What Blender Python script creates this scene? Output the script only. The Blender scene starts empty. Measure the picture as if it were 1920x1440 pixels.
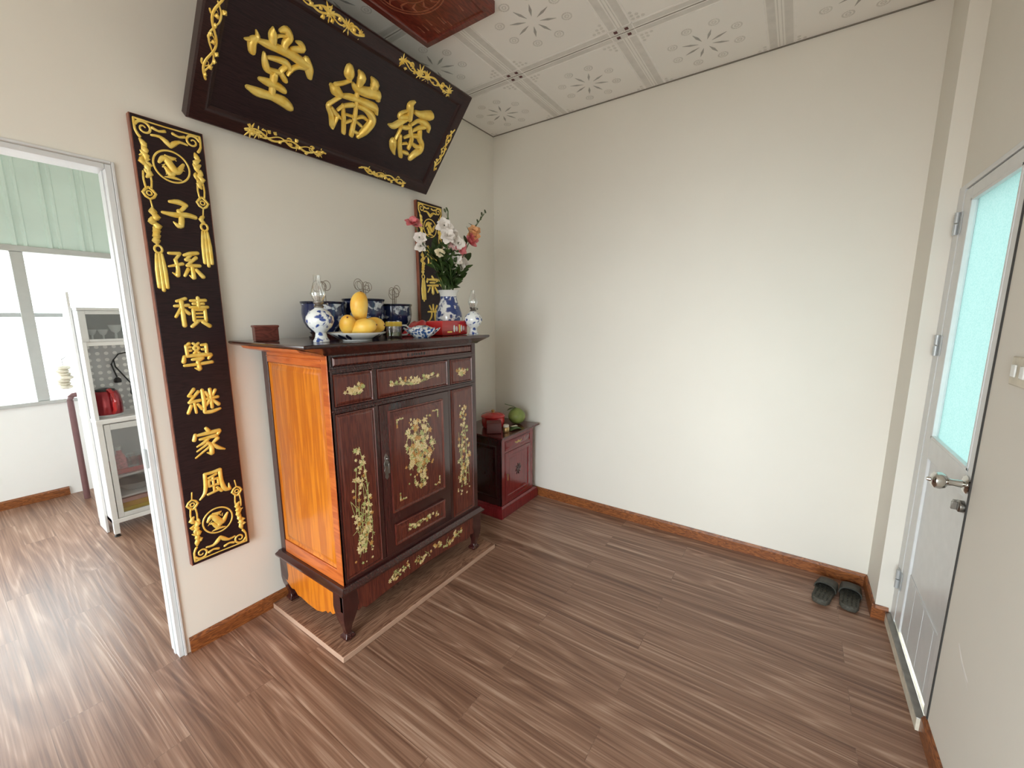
import bpy, bmesh, math, random
from mathutils import Vector, Matrix

SC = bpy.context.scene
COL = SC.collection
PI = math.pi

# ---------------------------------------------------------------- camera
cam_d = bpy.data.cameras.new('camera')
cam_d.sensor_fit = 'HORIZONTAL'; cam_d.sensor_width = 36.0
cam_d.lens = 36.0 * 767.95 / 1920.0
cam_d.clip_start = 0.02
cam = bpy.data.objects.new('camera', cam_d); COL.objects.link(cam)
def _cam():
    yaw, pitch, roll = 0.96708, 0.16315, -0.00285
    f = Vector((math.sin(yaw)*math.cos(pitch), math.cos(yaw)*math.cos(pitch), -math.sin(pitch)))
    r = Vector((math.cos(yaw), -math.sin(yaw), 0)); u = r.cross(f)
    c, s = math.cos(roll), math.sin(roll)
    r2, u2 = r*c + u*s, u*c - r*s
    m = Matrix((r2, u2, -f)).transposed().to_4x4()
    m.translation = Vector((-2.84139, -2.13591, 1.5))
    cam.matrix_world = m
_cam()
SC.camera = cam

# ---------------------------------------------------------------- world, daylight, exposure
SC.view_settings.view_transform = 'Standard'
SC.view_settings.look = 'None'
SC.view_settings.gamma = 1.0
SC.view_settings.use_curve_mapping = False
SC.view_settings.exposure = 0.55
SC.cycles.use_denoising = True
SC.cycles.max_bounces = 10
SC.cycles.diffuse_bounces = 6
SC.cycles.transparent_max_bounces = 12
SC.cycles.sample_clamp_indirect = 8.0
SC.cycles.caustics_refractive = False
SC.cycles.caustics_reflective = False

W = bpy.data.worlds.new('overcast_sky'); SC.world = W; W.use_nodes = True
def _world():
    nt = W.node_tree; nt.nodes.clear()
    out = nt.nodes.new('ShaderNodeOutputWorld'); bg = nt.nodes.new('ShaderNodeBackground')
    tc = nt.nodes.new('ShaderNodeTexCoord'); sp = nt.nodes.new('ShaderNodeSeparateXYZ')
    rp = nt.nodes.new('ShaderNodeValToRGB'); mr = nt.nodes.new('ShaderNodeMapRange')
    mr.inputs['From Min'].default_value = -1; mr.inputs['From Max'].default_value = 1
    e = rp.color_ramp.elements
    e[0].position = 0.42; e[0].color = (0.26, 0.26, 0.25, 1)
    e[1].position = 0.52; e[1].color = (0.89, 0.965, 1.0, 1)
    nt.links.new(tc.outputs['Generated'], sp.inputs[0]); nt.links.new(sp.outputs['Z'], mr.inputs['Value'])
    nt.links.new(mr.outputs[0], rp.inputs[0]); nt.links.new(rp.outputs[0], bg.inputs['Color'])
    bg.inputs['Strength'].default_value = 8.5
    nt.links.new(bg.outputs[0], out.inputs[0])
_world()

def portal(name, loc, rot, sx, sy):
    l = bpy.data.lights.new(name, 'AREA'); l.shape = 'RECTANGLE'; l.size = sx; l.size_y = sy
    l.cycles.is_portal = True
    o = bpy.data.objects.new(name, l); o.location = loc; o.rotation_euler = rot; COL.objects.link(o)
    return o
portal('daylight_portal', (-4.96, -1.65, 1.1), (0, -PI/2, 0), 2.2, 1.6)          # open front doors, shining +X
portal('daylight_portal', (-3.0, 3.0, 1.42), (-PI/2, 0, 0), 3.5, 1.2)           # kitchen window, shining -Y
portal('daylight_portal', (-5.24, 1.35, 1.0), (0, -PI/2, 0), 2.0, 1.0)          # unseen kitchen opening added to brighten kitchen and right wall, shining +X
portal('daylight_portal', (-0.7, -2.74, 1.45), (PI/2, 0, 0), 0.55, 1.0)         # glass of the side door, shining +Y

def patch_sun():
    l = bpy.data.lights.new('patch_sun', 'SUN'); l.energy = 0.75; l.angle = math.radians(22); l.color = (0.92, 0.98, 1.0)
    o = bpy.data.objects.new('patch_sun', l); COL.objects.link(o)
    o.rotation_euler = Vector((1.0, -0.02, -0.02)).to_track_quat('-Z', 'Y').to_euler()      # low soft sun added through the front doors to brighten the right wall
patch_sun()

# ---------------------------------------------------------------- helpers
def frame(o, U, V, N):
    o, U, V, N = map(Vector, (o, U, V, N))
    return lambda a, b, c=0.0: o + U*a + V*b + N*c
WORLD = frame((0,0,0), (1,0,0), (0,1,0), (0,0,1))

class MB:
    def __init__(s): s.v = []; s.f = []; s.m = []
    def add(s, vs, fs, mi=0):
        b = len(s.v); s.v += [Vector(p) for p in vs]
        s.f += [tuple(i+b for i in f) for f in fs]; s.m += [mi]*len(fs)
        return s
    def box(s, x0, x1, y0, y1, z0, z1, mi=0, F=WORLD):
        P = [F(x,y,z) for z in (z0,z1) for y in (y0,y1) for x in (x0,x1)]
        return s.add(P, [(0,1,3,2),(4,6,7,5),(0,4,5,1),(2,3,7,6),(0,2,6,4),(1,5,7,3)], mi)
    def loft(s, rings, mi=0, cap=True):
        n = len(rings[0]); vs = [p for r in rings for p in r]; fs = []
        for k in range(len(rings)-1):
            for i in range(n):
                j = (i+1) % n
                fs.append((k*n+i, k*n+j, (k+1)*n+j, (k+1)*n+i))
        if cap: fs += [tuple(range(n)), tuple(range((len(rings)-1)*n, len(rings)*n))]
        return s.add(vs, fs, mi)
    def rects(s, F, levels, mi=0):            # levels: (a0,a1,b0,b1,c)
        return s.loft([[F(a0,b0,c),F(a1,b0,c),F(a1,b1,c),F(a0,b1,c)] for a0,a1,b0,b1,c in levels], mi)
    def sweep(s, F, u0, u1, v0, v1, prof, mi=0, cap=True):   # prof: (inset,height)
        return s.loft([[F(u0+i,v0+i,h),F(u1-i,v0+i,h),F(u1-i,v1-i,h),F(u0+i,v1-i,h)] for i,h in prof], mi, cap)
    def lathe(s, c, prof, n=24, mi=0, F=None, lobes=0, amp=0.0):
        F = F or frame(c, (1,0,0), (0,1,0), (0,0,1))
        rings = []
        for r,z in prof:
            ring = []
            for k in range(n):
                t = 2*PI*k/n; rr = r*(1 + amp*math.cos(lobes*t)) if lobes else r
                ring.append(F(rr*math.cos(t), rr*math.sin(t), z))
            rings.append(ring)
        return s.loft(rings, mi)
    def tube(s, pts, r, n=8, mi=0):
        pts = [Vector(p) for p in pts]; rings = []
        up = Vector((0.13,0.21,0.97))
        for k,p in enumerate(pts):
            t = (pts[min(k+1,len(pts)-1)] - pts[max(k-1,0)])
            if t.length < 1e-9: t = Vector((0,0,1))
            t.normalize()
            a = t.cross(up)
            if a.length < 1e-3: a = t.cross(Vector((1,0,0)))
            a.normalize(); b = t.cross(a)
            rr = r[k] if isinstance(r,(list,tuple)) else r
            rings.append([p + (a*math.cos(2*PI*i/n) + b*math.sin(2*PI*i/n))*rr for i in range(n)])
        return s.loft(rings, mi)
    def ell(s, c, rx, ry, rz, nu=14, nv=9, mi=0, R=None, shape=None):
        c = Vector(c); rings = []
        for j in range(1,nv):
            ph = PI*j/nv
            ring = []
            for i in range(nu):
                t = 2*PI*i/nu
                p = Vector((rx*math.sin(ph)*math.cos(t), ry*math.sin(ph)*math.sin(t), rz*math.cos(ph)))
                if shape: p = shape(p)
                if R: p = R @ p
                ring.append(c+p)
            rings.append(ring)
        s.loft(rings, mi, cap=False)
        top = Vector((0,0,rz)); bot = Vector((0,0,-rz))
        if shape: top, bot = shape(top), shape(bot)
        if R: top, bot = R@top, R@bot
        b = len(s.v); n0 = b - nu*(nv-1)
        s.v += [c+top, c+bot]
        for i in range(nu):
            j = (i+1)%nu
            s.f.append((b, n0+i, n0+j)); s.m.append(mi)
            s.f.append((b+1, n0+(nv-2)*nu+j, n0+(nv-2)*nu+i)); s.m.append(mi)
        return s
    def prism(s, F, poly, c0, c1, mi=0):
        return s.loft([[F(a,b,c0) for a,b in poly],[F(a,b,c1) for a,b in poly]], mi)
    def disc(s, F, poly, c, mi=0):
        return s.add([F(a,b,c) for a,b in poly], [tuple(range(len(poly)))], mi)
    def stroke(s, F, pts, h=0.7, base=0.0, step=4, mi=0, hmax=0.03, hmin=0.0):
        # a carved brush stroke: pts (a,b,halfwidth); domed cross-section
        P = []
        n = len(pts)
        for k in range(n-1):
            p0 = pts[max(k-1,0)]; p1 = pts[k]; p2 = pts[k+1]; p3 = pts[min(k+2,n-1)]
            for q in range(step):
                t = q/step
                P.append(tuple(0.5*((2*b)+(-a+c)*t+(2*a-5*b+4*c-d)*t*t+(-a+3*b-3*c+d)*t*t*t) for a,b,c,d in zip(p0,p1,p2,p3)))
        P.append(tuple(pts[-1]))
        # round the ends
        def ext(a, b, sg):
            dx, dy = a[0]-b[0], a[1]-b[1]; L = math.hypot(dx,dy) or 1
            w = a[2]
            return [(a[0]+dx/L*w*0.55, a[1]+dy/L*w*0.55, w*0.72), (a[0]+dx/L*w*0.85, a[1]+dy/L*w*0.85, w*0.12)]
        e1 = ext(P[-1], P[-2], 1); e0 = ext(P[0], P[1], 1)
        P = e0[::-1] + P + e1
        rings = []
        for k,p in enumerate(P):
            a = P[max(k-1,0)]; b = P[min(k+1,len(P)-1)]
            dx, dy = b[0]-a[0], b[1]-a[1]; L = math.hypot(dx,dy) or 1
            nx, ny = -dy/L, dx/L; w = max(p[2], 0.0003)
            hh = min(max(w*h, hmin*min(1, w/0.004)), hmax)
            rings.append([F(p[0]+nx*w*o, p[1]+ny*w*o, base+hh*z) for o,z in ((1,0),(0.86,0.45),(0.5,0.85),(0,1),(-0.5,0.85),(-0.86,0.45),(-1,0))])
        return s.loft(rings, mi)
    def build(s, name, mats, parent=None, base=None, bevel=0.0, ang=40, seg=2, recalc=True):
        me = bpy.data.meshes.new(name)
        if parent is not None: b = Vector(parent.get('_b', (0,0,0)))
        else: b = Vector(base) if base is not None else Vector((0,0,0))
        me.from_pydata([p-b for p in s.v], [], s.f)
        for m in (mats if isinstance(mats,(list,tuple)) else [mats]): me.materials.append(m)
        me.polygons.foreach_set('material_index', s.m)
        if recalc:
            bm = bmesh.new(); bm.from_mesh(me); bmesh.ops.recalc_face_normals(bm, faces=bm.faces); bm.to_mesh(me); bm.free()
        me.update()
        if ang:
            me.shade_smooth(); me.set_sharp_from_angle(angle=math.radians(ang))
        o = bpy.data.objects.new(name, me); COL.objects.link(o)
        if parent is not None: o.parent = parent; o['_b'] = tuple(b)
        else: o.location = b; o['_b'] = tuple(b)
        if bevel:
            md = o.modifiers.new('edge', 'BEVEL'); md.width = bevel; md.segments = seg; md.limit_method = 'ANGLE'; md.angle_limit = math.radians(40)
        return o

def tag(o, label, cat, group=None, kind=None):
    if label: o['label'] = label
    if cat: o['category'] = cat
    if group: o['group'] = group
    if kind: o['kind'] = kind
    return o
def thing(name, base, label, cat, group=None):
    o = bpy.data.objects.new(name, None); o.location = base; o.empty_display_size = 0.05
    COL.objects.link(o); o['_b'] = tuple(base)
    return tag(o, label, cat, group)
def struct(o): o['kind'] = 'structure'; return o
def copy_tree(o, parent=None):
    c = o.copy(); COL.objects.link(c)
    if parent is not None: c.parent = parent
    for ch in list(o.children): copy_tree(ch, c)
    return c

# ---------------------------------------------------------------- materials
class NT:
    def __init__(s, name):
        s.mat = bpy.data.materials.new(name); s.mat.use_nodes = True
        s.t = s.mat.node_tree; s.bsdf = s.t.nodes['Principled BSDF']; s.out = s.t.nodes['Material Output']
    def n(s, typ, ins=None, **kw):
        x = s.t.nodes.new(typ)
        for k,v in kw.items(): setattr(x,k,v)
        for k,v in (ins or {}).items():
            if isinstance(v, bpy.types.NodeSocket): s.t.links.new(v, x.inputs[k])
            else: x.inputs[k].default_value = v
        return x
    def set(s, **kw):
        for k,v in kw.items():
            k = k.replace('_',' ')
            if isinstance(v, bpy.types.NodeSocket): s.t.links.new(v, s.bsdf.inputs[k])
            else: s.bsdf.inputs[k].default_value = v
        return s
    def ramp(s, fac, stops):
        r = s.n('ShaderNodeValToRGB', {0: fac}); e = r.color_ramp.elements
        while len(e) < len(stops): e.new(0.5)
        for q,(p,c) in zip(e, stops): q.position = p; q.color = (*c, 1)
        return r.outputs[0]
    def coord(s, scale=(1,1,1), loc=(0,0,0), rot=(0,0,0)):
        tc = s.n('ShaderNodeTexCoord')
        return s.n('ShaderNodeMapping', {0: tc.outputs['Object'], 'Scale': scale, 'Location': loc, 'Rotation': rot}).outputs[0]
    def noise(s, vec, scale=5, detail=3, rough=0.5, dist=0.0):
        return s.n('ShaderNodeTexNoise', {'Vector': vec, 'Scale': scale, 'Detail': detail, 'Roughness': rough, 'Distortion': dist}).outputs[0]
    def math(s, op, a, b=0.0, c=0.0):
        return s.n('ShaderNodeMath', {0:a, 1:b, 2:c}, operation=op).outputs[0]
    def mix(s, f, a, b, blend='MIX'):
        x = s.n('ShaderNodeMix', data_type='RGBA', blend_type=blend)
        for k,v in ((0,f),(6,a),(7,b)):
            if isinstance(v, bpy.types.NodeSocket): s.t.links.new(v, x.inputs[k])
            else: x.inputs[k].default_value = v if k == 0 else (*v,1)
        return x.outputs[2]
    def bump(s, h, strength=0.2, dist=0.01):
        s.set(Normal=s.n('ShaderNodeBump', {'Height': h, 'Strength': strength, 'Distance': dist}).outputs[0]); return s

def plain(name, c, rough=0.5, metal=0.0, var=0.06, vs=20, coat=0.0, spec=0.5, bump=0.0):
    t = NT(name); n = t.noise(t.coord(), vs, 3)
    d = tuple(x*(1-var) for x in c); l = tuple(min(1,x*(1+var)) for x in c)
    t.set(Base_Color=t.ramp(n, [(0.3,d),(0.7,l)]), Roughness=rough, Metallic=metal, Coat_Weight=coat, Specular_IOR_Level=spec)
    if coat: t.set(Coat_Roughness=0.12)
    if bump: t.bump(n, bump, 0.004)
    return t.mat
def wood(name, dark, light, stretch=(12,12,1.2), rough=0.35, coat=0.3, rings=9, vs=2.2):
    t = NT(name); v = t.coord(stretch)
    n = t.noise(v, vs, 3, 0.55, 0.4)
    r = t.math('MULTIPLY_ADD', t.math('SINE', t.math('MULTIPLY', n, rings*6.28)), 0.5, 0.5)
    fine = t.noise(t.coord(tuple(x*8 for x in stretch)), 2, 2)
    f = t.math('ADD', t.math('MULTIPLY', r, 0.6), t.math('MULTIPLY', fine, 0.4))
    t.set(Base_Color=t.ramp(f, [(0.15,dark),(0.85,light)]), Roughness=rough, Coat_Weight=coat, Coat_Roughness=0.15)
    return t.mat
def paint(name, c, rough=0.75, bump=0.08):
    t = NT(name); n = t.noise(t.coord(), 1.3, 4, 0.6); n2 = t.noise(t.coord(), 90, 2)
    d = tuple(x*0.965 for x in c)
    t.set(Base_Color=t.ramp(n, [(0.3,d),(0.7,c)]), Roughness=rough, Specular_IOR_Level=0.25)
    t.bump(n2, bump, 0.002)
    return t.mat
def glassy(name, tint=(1,1,1), refl=0.08, rough=0.02):
    t = NT(name)
    tr = t.n('ShaderNodeBsdfTransparent', {'Color': (*tint,1)}); gl = t.n('ShaderNodeBsdfGlossy', {'Color': (1,1,1,1), 'Roughness': rough})
    lw = t.n('ShaderNodeLayerWeight', {'Blend': 0.25})
    f = t.math('MULTIPLY_ADD', lw.outputs['Facing'], 0.35, refl)
    mx = t.n('ShaderNodeMixShader', {0: f, 1: tr.outputs[0], 2: gl.outputs[0]})
    t.t.links.new(mx.outputs[0], t.out.inputs['Surface'])
    return t.mat
def porcelain(name, scale=38, thr=0.5, blue=(0.03,0.07,0.28), white=(0.82,0.86,0.86)):
    t = NT(name); v = t.coord()
    a = t.n('ShaderNodeTexVoronoi', {'Vector': v, 'Scale': scale}, feature='F1').outputs['Distance']
    n = t.noise(v, scale*0.8, 3, 0.6, 0.8)
    f = t.math('MULTIPLY_ADD', a, 0.5, n)
    t.set(Base_Color=t.ramp(f, [(thr-0.03,blue),(thr+0.02,tuple(0.5*(p+q) for p,q in zip(blue,white))),(thr+0.08,white)]), Roughness=0.12, Coat_Weight=0.4)
    return t.mat

M = {}
M['wall'] = paint('painted_wall', (0.83,0.805,0.735))
M['ceil'] = paint('ceiling_panel', (0.92,0.90,0.86), 0.6)
M['ceil_band'] = plain('ceiling_band', (0.72,0.70,0.66), 0.5)
M['ceil_line'] = plain('ceiling_line', (0.90,0.88,0.85), 0.5)
M['ceil_fig'] = plain('ceiling_figure', (0.40,0.39,0.37), 0.5)
M['ceil_soft'] = plain('ceiling_figure_pale', (0.72,0.70,0.66), 0.5)
M['ceil_dot'] = plain('ceiling_dot', (0.10,0.02,0.02), 0.5)
M['joint'] = plain('ceiling_joint', (0.22,0.20,0.17), 0.7)

M['gap_dark'] = plain('dark_gap_shade', (0.045,0.043,0.04), 0.8)  # black of the shaded door gap, put in as colour

def floor_mat():
    t = NT('laminate_floor'); tc = t.n('ShaderNodeTexCoord'); sp = t.n('ShaderNodeSeparateXYZ', {0: tc.outputs['Object']})
    x, y = sp.outputs['X'], sp.outputs['Y']
    sw = t.n('ShaderNodeCombineXYZ', {0: y, 1: x})
    br = t.n('ShaderNodeTexBrick', {'Vector': sw.outputs[0], 'Color1': (0,0,0,1), 'Color2': (1,1,1,1), 'Mortar': (0.5,0.5,0.5,1), 'Scale': 1.0, 'Mortar Size': 0.0012, 'Mortar Smooth': 0.1, 'Bias': 0.0, 'Brick Width': 1.22, 'Row Height': 0.145}, offset=0.37)
    rnd = br.outputs['Color']; mort = br.outputs['Fac']
    rx = t.math('MULTIPLY', rnd, 37.0)
    gv = t.n('ShaderNodeCombineXYZ', {0: t.math('MULTIPLY_ADD', x, 4.2, rx), 1: t.math('MULTIPLY_ADD', y, 0.30, rx), 2: rx})
    n = t.noise(gv.outputs[0], 1.0, 2.0, 0.5, 0.35)
    ring = t.math('MULTIPLY_ADD', t.math('SINE', t.math('MULTIPLY', n, 130.0)), 0.5, 0.5)
    ring = t.math('POWER', ring, 2.6)
    fv = t.n('ShaderNodeCombineXYZ', {0: t.math('MULTIPLY', x, 150.0), 1: t.math('MULTIPLY', y, 2.2), 2: rx})
    fine = t.noise(fv.outputs[0], 1.0, 3.0, 0.6)
    bv = t.n('ShaderNodeCombineXYZ', {0: t.math('MULTIPLY', x, 26.0), 1: t.math('MULTIPLY', y, 0.6), 2: rx})
    broad = t.noise(bv.outputs[0], 1.0, 3.0, 0.55)
    f = t.math('ADD', t.math('MULTIPLY', ring, 0.13), t.math('ADD', t.math('MULTIPLY', fine, 0.60), t.math('MULTIPLY', broad, 0.62)))
    f = t.math('ADD', f, t.math('MULTIPLY', rnd, 0.05))
    col = t.ramp(f, [(0.36,(0.090,0.040,0.024)),(0.58,(0.200,0.103,0.066)),(0.76,(0.32,0.185,0.125)),(0.96,(0.52,0.36,0.27))])
    col = t.mix(t.math('MULTIPLY', mort, 0.3), col, (0.05,0.03,0.02))
    t.set(Base_Color=col, Roughness=t.math('MULTIPLY_ADD', fine, 0.14, 0.30), Specular_IOR_Level=0.5)
    t.bump(t.math('ADD', fine, ring), 0.10, 0.002)
    return t.mat
M['floor'] = floor_mat()
M['baseboard'] = wood('baseboard_wood', (0.13,0.036,0.010), (0.34,0.115,0.030), (3,3,22), 0.4, 0.2)
M['rosewood'] = wood('dark_rosewood', (0.030,0.0065,0.0065), (0.058,0.013,0.011), (30,30,2.0), 0.24, 0.5, 5)
M['rosewood_x'] = wood('dark_rosewood_top', (0.022,0.008,0.007), (0.06,0.018,0.014), (1.4,14,14), 0.22, 0.7)
M['rose_panel'] = wood('rosewood_panel', (0.080,0.014,0.010), (0.145,0.030,0.017), (26,26,1.6), 0.24, 0.5, 5)
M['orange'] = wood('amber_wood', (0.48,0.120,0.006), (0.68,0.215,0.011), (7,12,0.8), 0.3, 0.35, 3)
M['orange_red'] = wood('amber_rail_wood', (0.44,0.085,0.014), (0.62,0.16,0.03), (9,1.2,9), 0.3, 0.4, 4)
M['redwood'] = wood('red_lacquered_wood', (0.16,0.010,0.014), (0.215,0.016,0.020), (20,20,2), 0.2, 0.6, 4)
M['red_dark'] = wood('dark_lacquered_wood', (0.028,0.007,0.009), (0.055,0.012,0.014), (10,10,1.2), 0.25, 0.5)
M['board'] = wood('platform_board', (0.17,0.075,0.045), (0.42,0.235,0.15), (1.1,14,14), 0.4, 0.15)
M['board_edge'] = plain('platform_edge', (0.50,0.33,0.24), 0.5)
M['sign_black'] = wood('sign_black_lacquer', (0.012,0.006,0.008), (0.030,0.014,0.016), (1.5,30,30), 0.38, 0.0)
M['sign_frame'] = wood('sign_frame_lacquer', (0.016,0.006,0.007), (0.040,0.014,0.013), (1.5,30,30), 0.34, 0.1)
for _k in ('sign_black','sign_frame'): M[_k].node_tree.nodes['Principled BSDF'].inputs['Specular IOR Level'].default_value = 0.3
M['couplet_side'] = wood('couplet_edge_wood', (0.18,0.05,0.025), (0.34,0.11,0.06), (10,10,1.2), 0.4, 0.2)
def gold():
    t = NT('gold_leaf'); n = t.noise(t.coord(), 30, 3)
    t.set(Base_Color=t.ramp(n, [(0.3,(0.90,0.60,0.09)),(0.7,(1.0,0.80,0.24))]), Metallic=0.3, Roughness=0.30)
    return t.mat
M['gold'] = gold()
def pearl(name, a, b):
    t = NT(name); n = t.noise(t.coord(), 160, 2)
    t.set(Base_Color=t.ramp(n, [(0.35,a),(0.65,b)]), Roughness=0.22, Coat_Weight=0.5)
    return t.mat
M['pearl'] = pearl('mother_of_pearl_cream', (0.60,0.42,0.14), (0.88,0.76,0.46))
M['pearl_green'] = pearl('mother_of_pearl_green', (0.30,0.32,0.08), (0.60,0.62,0.28))
M['pearl_gold'] = pearl('mother_of_pearl_amber', (0.42,0.18,0.04), (0.66,0.38,0.12))
M['white_cab'] = plain('white_cabinet_enamel', (0.84,0.855,0.865), 0.3, 0, 0.02)
M['win'] = plain('painted_window_frame', (0.50,0.51,0.49), 0.45, 0.0, 0.03)
M['alu'] = plain('white_aluminium', (0.70,0.72,0.73), 0.35, 0.0, 0.03, spec=0.5)
M['alu_grey'] = plain('grey_aluminium', (0.52,0.55,0.56), 0.35, 0.2, 0.03)
M['white_paint'] = plain('white_enamel', (0.74,0.76,0.765), 0.3, 0, 0.03)
M['kwall'] = paint('kitchen_wall_paint', (0.90,0.90,0.88))
M['steel'] = plain('polished_steel', (0.62,0.61,0.58), 0.15, 1.0, 0.04)
M['steel_dark'] = plain('tarnished_steel', (0.30,0.29,0.27), 0.28, 1.0, 0.15)
M['black'] = plain('black_plastic', (0.015,0.015,0.017), 0.35)
M['pane'] = glassy('window_glass', (0.96,0.98,0.98), 0.05)
M['cabglass'] = glassy('cabinet_glass', (0.88,0.89,0.90), 0.08)
M['chimney'] = glassy('lamp_glass', (0.94,0.95,0.95), 0.14)
M['porc'] = porcelain('blue_white_porcelain', 42, 0.62)
M['porc_bowl'] = porcelain('blue_white_bowl', 30, 0.90, (0.012,0.022,0.085), (0.62,0.68,0.74))
M['porc_dish'] = porcelain('blue_white_dish', 60, 0.68, (0.03,0.10,0.30))
M['porc_vase'] = porcelain('blue_white_vase', 30, 0.78, (0.03,0.06,0.22))
M['white_porc'] = plain('white_porcelain', (0.80,0.82,0.80), 0.12, coat=0.4, var=0.02)
M['navy'] = plain('navy_glaze', (0.008,0.012,0.035), 0.15, coat=0.4)
M['red'] = plain('red_plastic', (0.52,0.015,0.018), 0.22, coat=0.5)
M['dark_red'] = plain('dark_red_cloth', (0.11,0.010,0.010), 0.4)
M['brown_block'] = wood('brown_wood_block', (0.085,0.022,0.016), (0.16,0.045,0.032), (2,10,10), 0.4, 0.2)
M['leaf'] = plain('leaf_green', (0.045,0.085,0.022), 0.45, var=0.35, vs=60)
M['stem'] = plain('stem_green', (0.10,0.16,0.05), 0.5, var=0.2)
M['petal_white'] = plain('white_petal', (0.86,0.82,0.78), 0.5, var=0.05)
M['petal_pink'] = plain('pink_petal', (0.80,0.24,0.27), 0.5, var=0.25, vs=70)
M['petal_peach'] = plain('peach_petal', (0.86,0.46,0.22), 0.5, var=0.2, vs=70)
M['bud'] = plain('dark_bud', (0.06,0.085,0.035), 0.5, var=0.3)
M['sandash'] = plain('incense_ash', (0.40,0.37,0.33), 0.9)
M['incense'] = plain('incense_stick', (0.30,0.25,0.20), 0.8)
M['yellow'] = plain('yellow_card', (0.80,0.58,0.06), 0.4)
M['cream'] = plain('cream_fabric', (0.70,0.66,0.55), 0.8, var=0.15)
M['slipper'] = plain('olive_rubber', (0.075,0.072,0.058), 0.7, var=0.3, vs=120, bump=0.4)
M['slipper_strap'] = plain('dark_rubber_strap', (0.035,0.036,0.028), 0.6, var=0.2)
M['post'] = plain('brown_painted_post', (0.16,0.075,0.075), 0.5)
M['scuff'] = plain('scuffed_paint', (0.86,0.84,0.80), 0.8)
def mango():
    t = NT('mango_skin'); n = t.noise(t.coord(), 14, 3)
    t.set(Base_Color=t.ramp(n, [(0.3,(0.82,0.40,0.04)),(0.55,(0.90,0.58,0.10)),(0.75,(0.90,0.70,0.22))]), Roughness=0.4, Subsurface_Weight=0.05)
    return t.mat
M['mango'] = mango()
def pomelo():
    t = NT('pomelo_skin'); n = t.noise(t.coord(), 16, 3)
    t.set(Base_Color=t.ramp(n, [(0.3,(0.16,0.22,0.05)),(0.7,(0.30,0.36,0.10))]), Roughness=0.4); t.bump(t.noise(t.coord(),160,2), 0.2, 0.002)
    return t.mat
M['pomelo'] = pomelo()
def frosted():
    t = NT('frosted_door_glass'); v = t.coord()
    n = t.n('ShaderNodeTexVoronoi', {'Vector': v, 'Scale': 150.0}, feature='F1').outputs['Distance']
    n2 = t.noise(v, 40, 3)
    col = t.ramp(t.math('MULTIPLY_ADD', n2, 0.4, n), [(0.3,(0.245,0.335,0.32)),(0.85,(0.31,0.38,0.367))])
    tl = t.n('ShaderNodeBsdfTranslucent', {'Color': col}); gl = t.n('ShaderNodeBsdfGlossy', {'Color': (0.9,1,1,1), 'Roughness': 0.35})
    bp_ = t.n('ShaderNodeBump', {'Height': n, 'Strength': 0.4, 'Distance': 0.003})
    t.t.links.new(bp_.outputs[0], gl.inputs['Normal'])
    mx = t.n('ShaderNodeMixShader', {0: 0.06, 1: tl.outputs[0], 2: gl.outputs[0]})
    t.t.links.new(mx.outputs[0], t.out.inputs['Surface'])
    return t.mat
M['frosted'] = frosted()
M['corr'] = plain('green_corrugated_sheet', (0.64,0.78,0.72), 0.45, var=0.05, vs=3)

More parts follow.
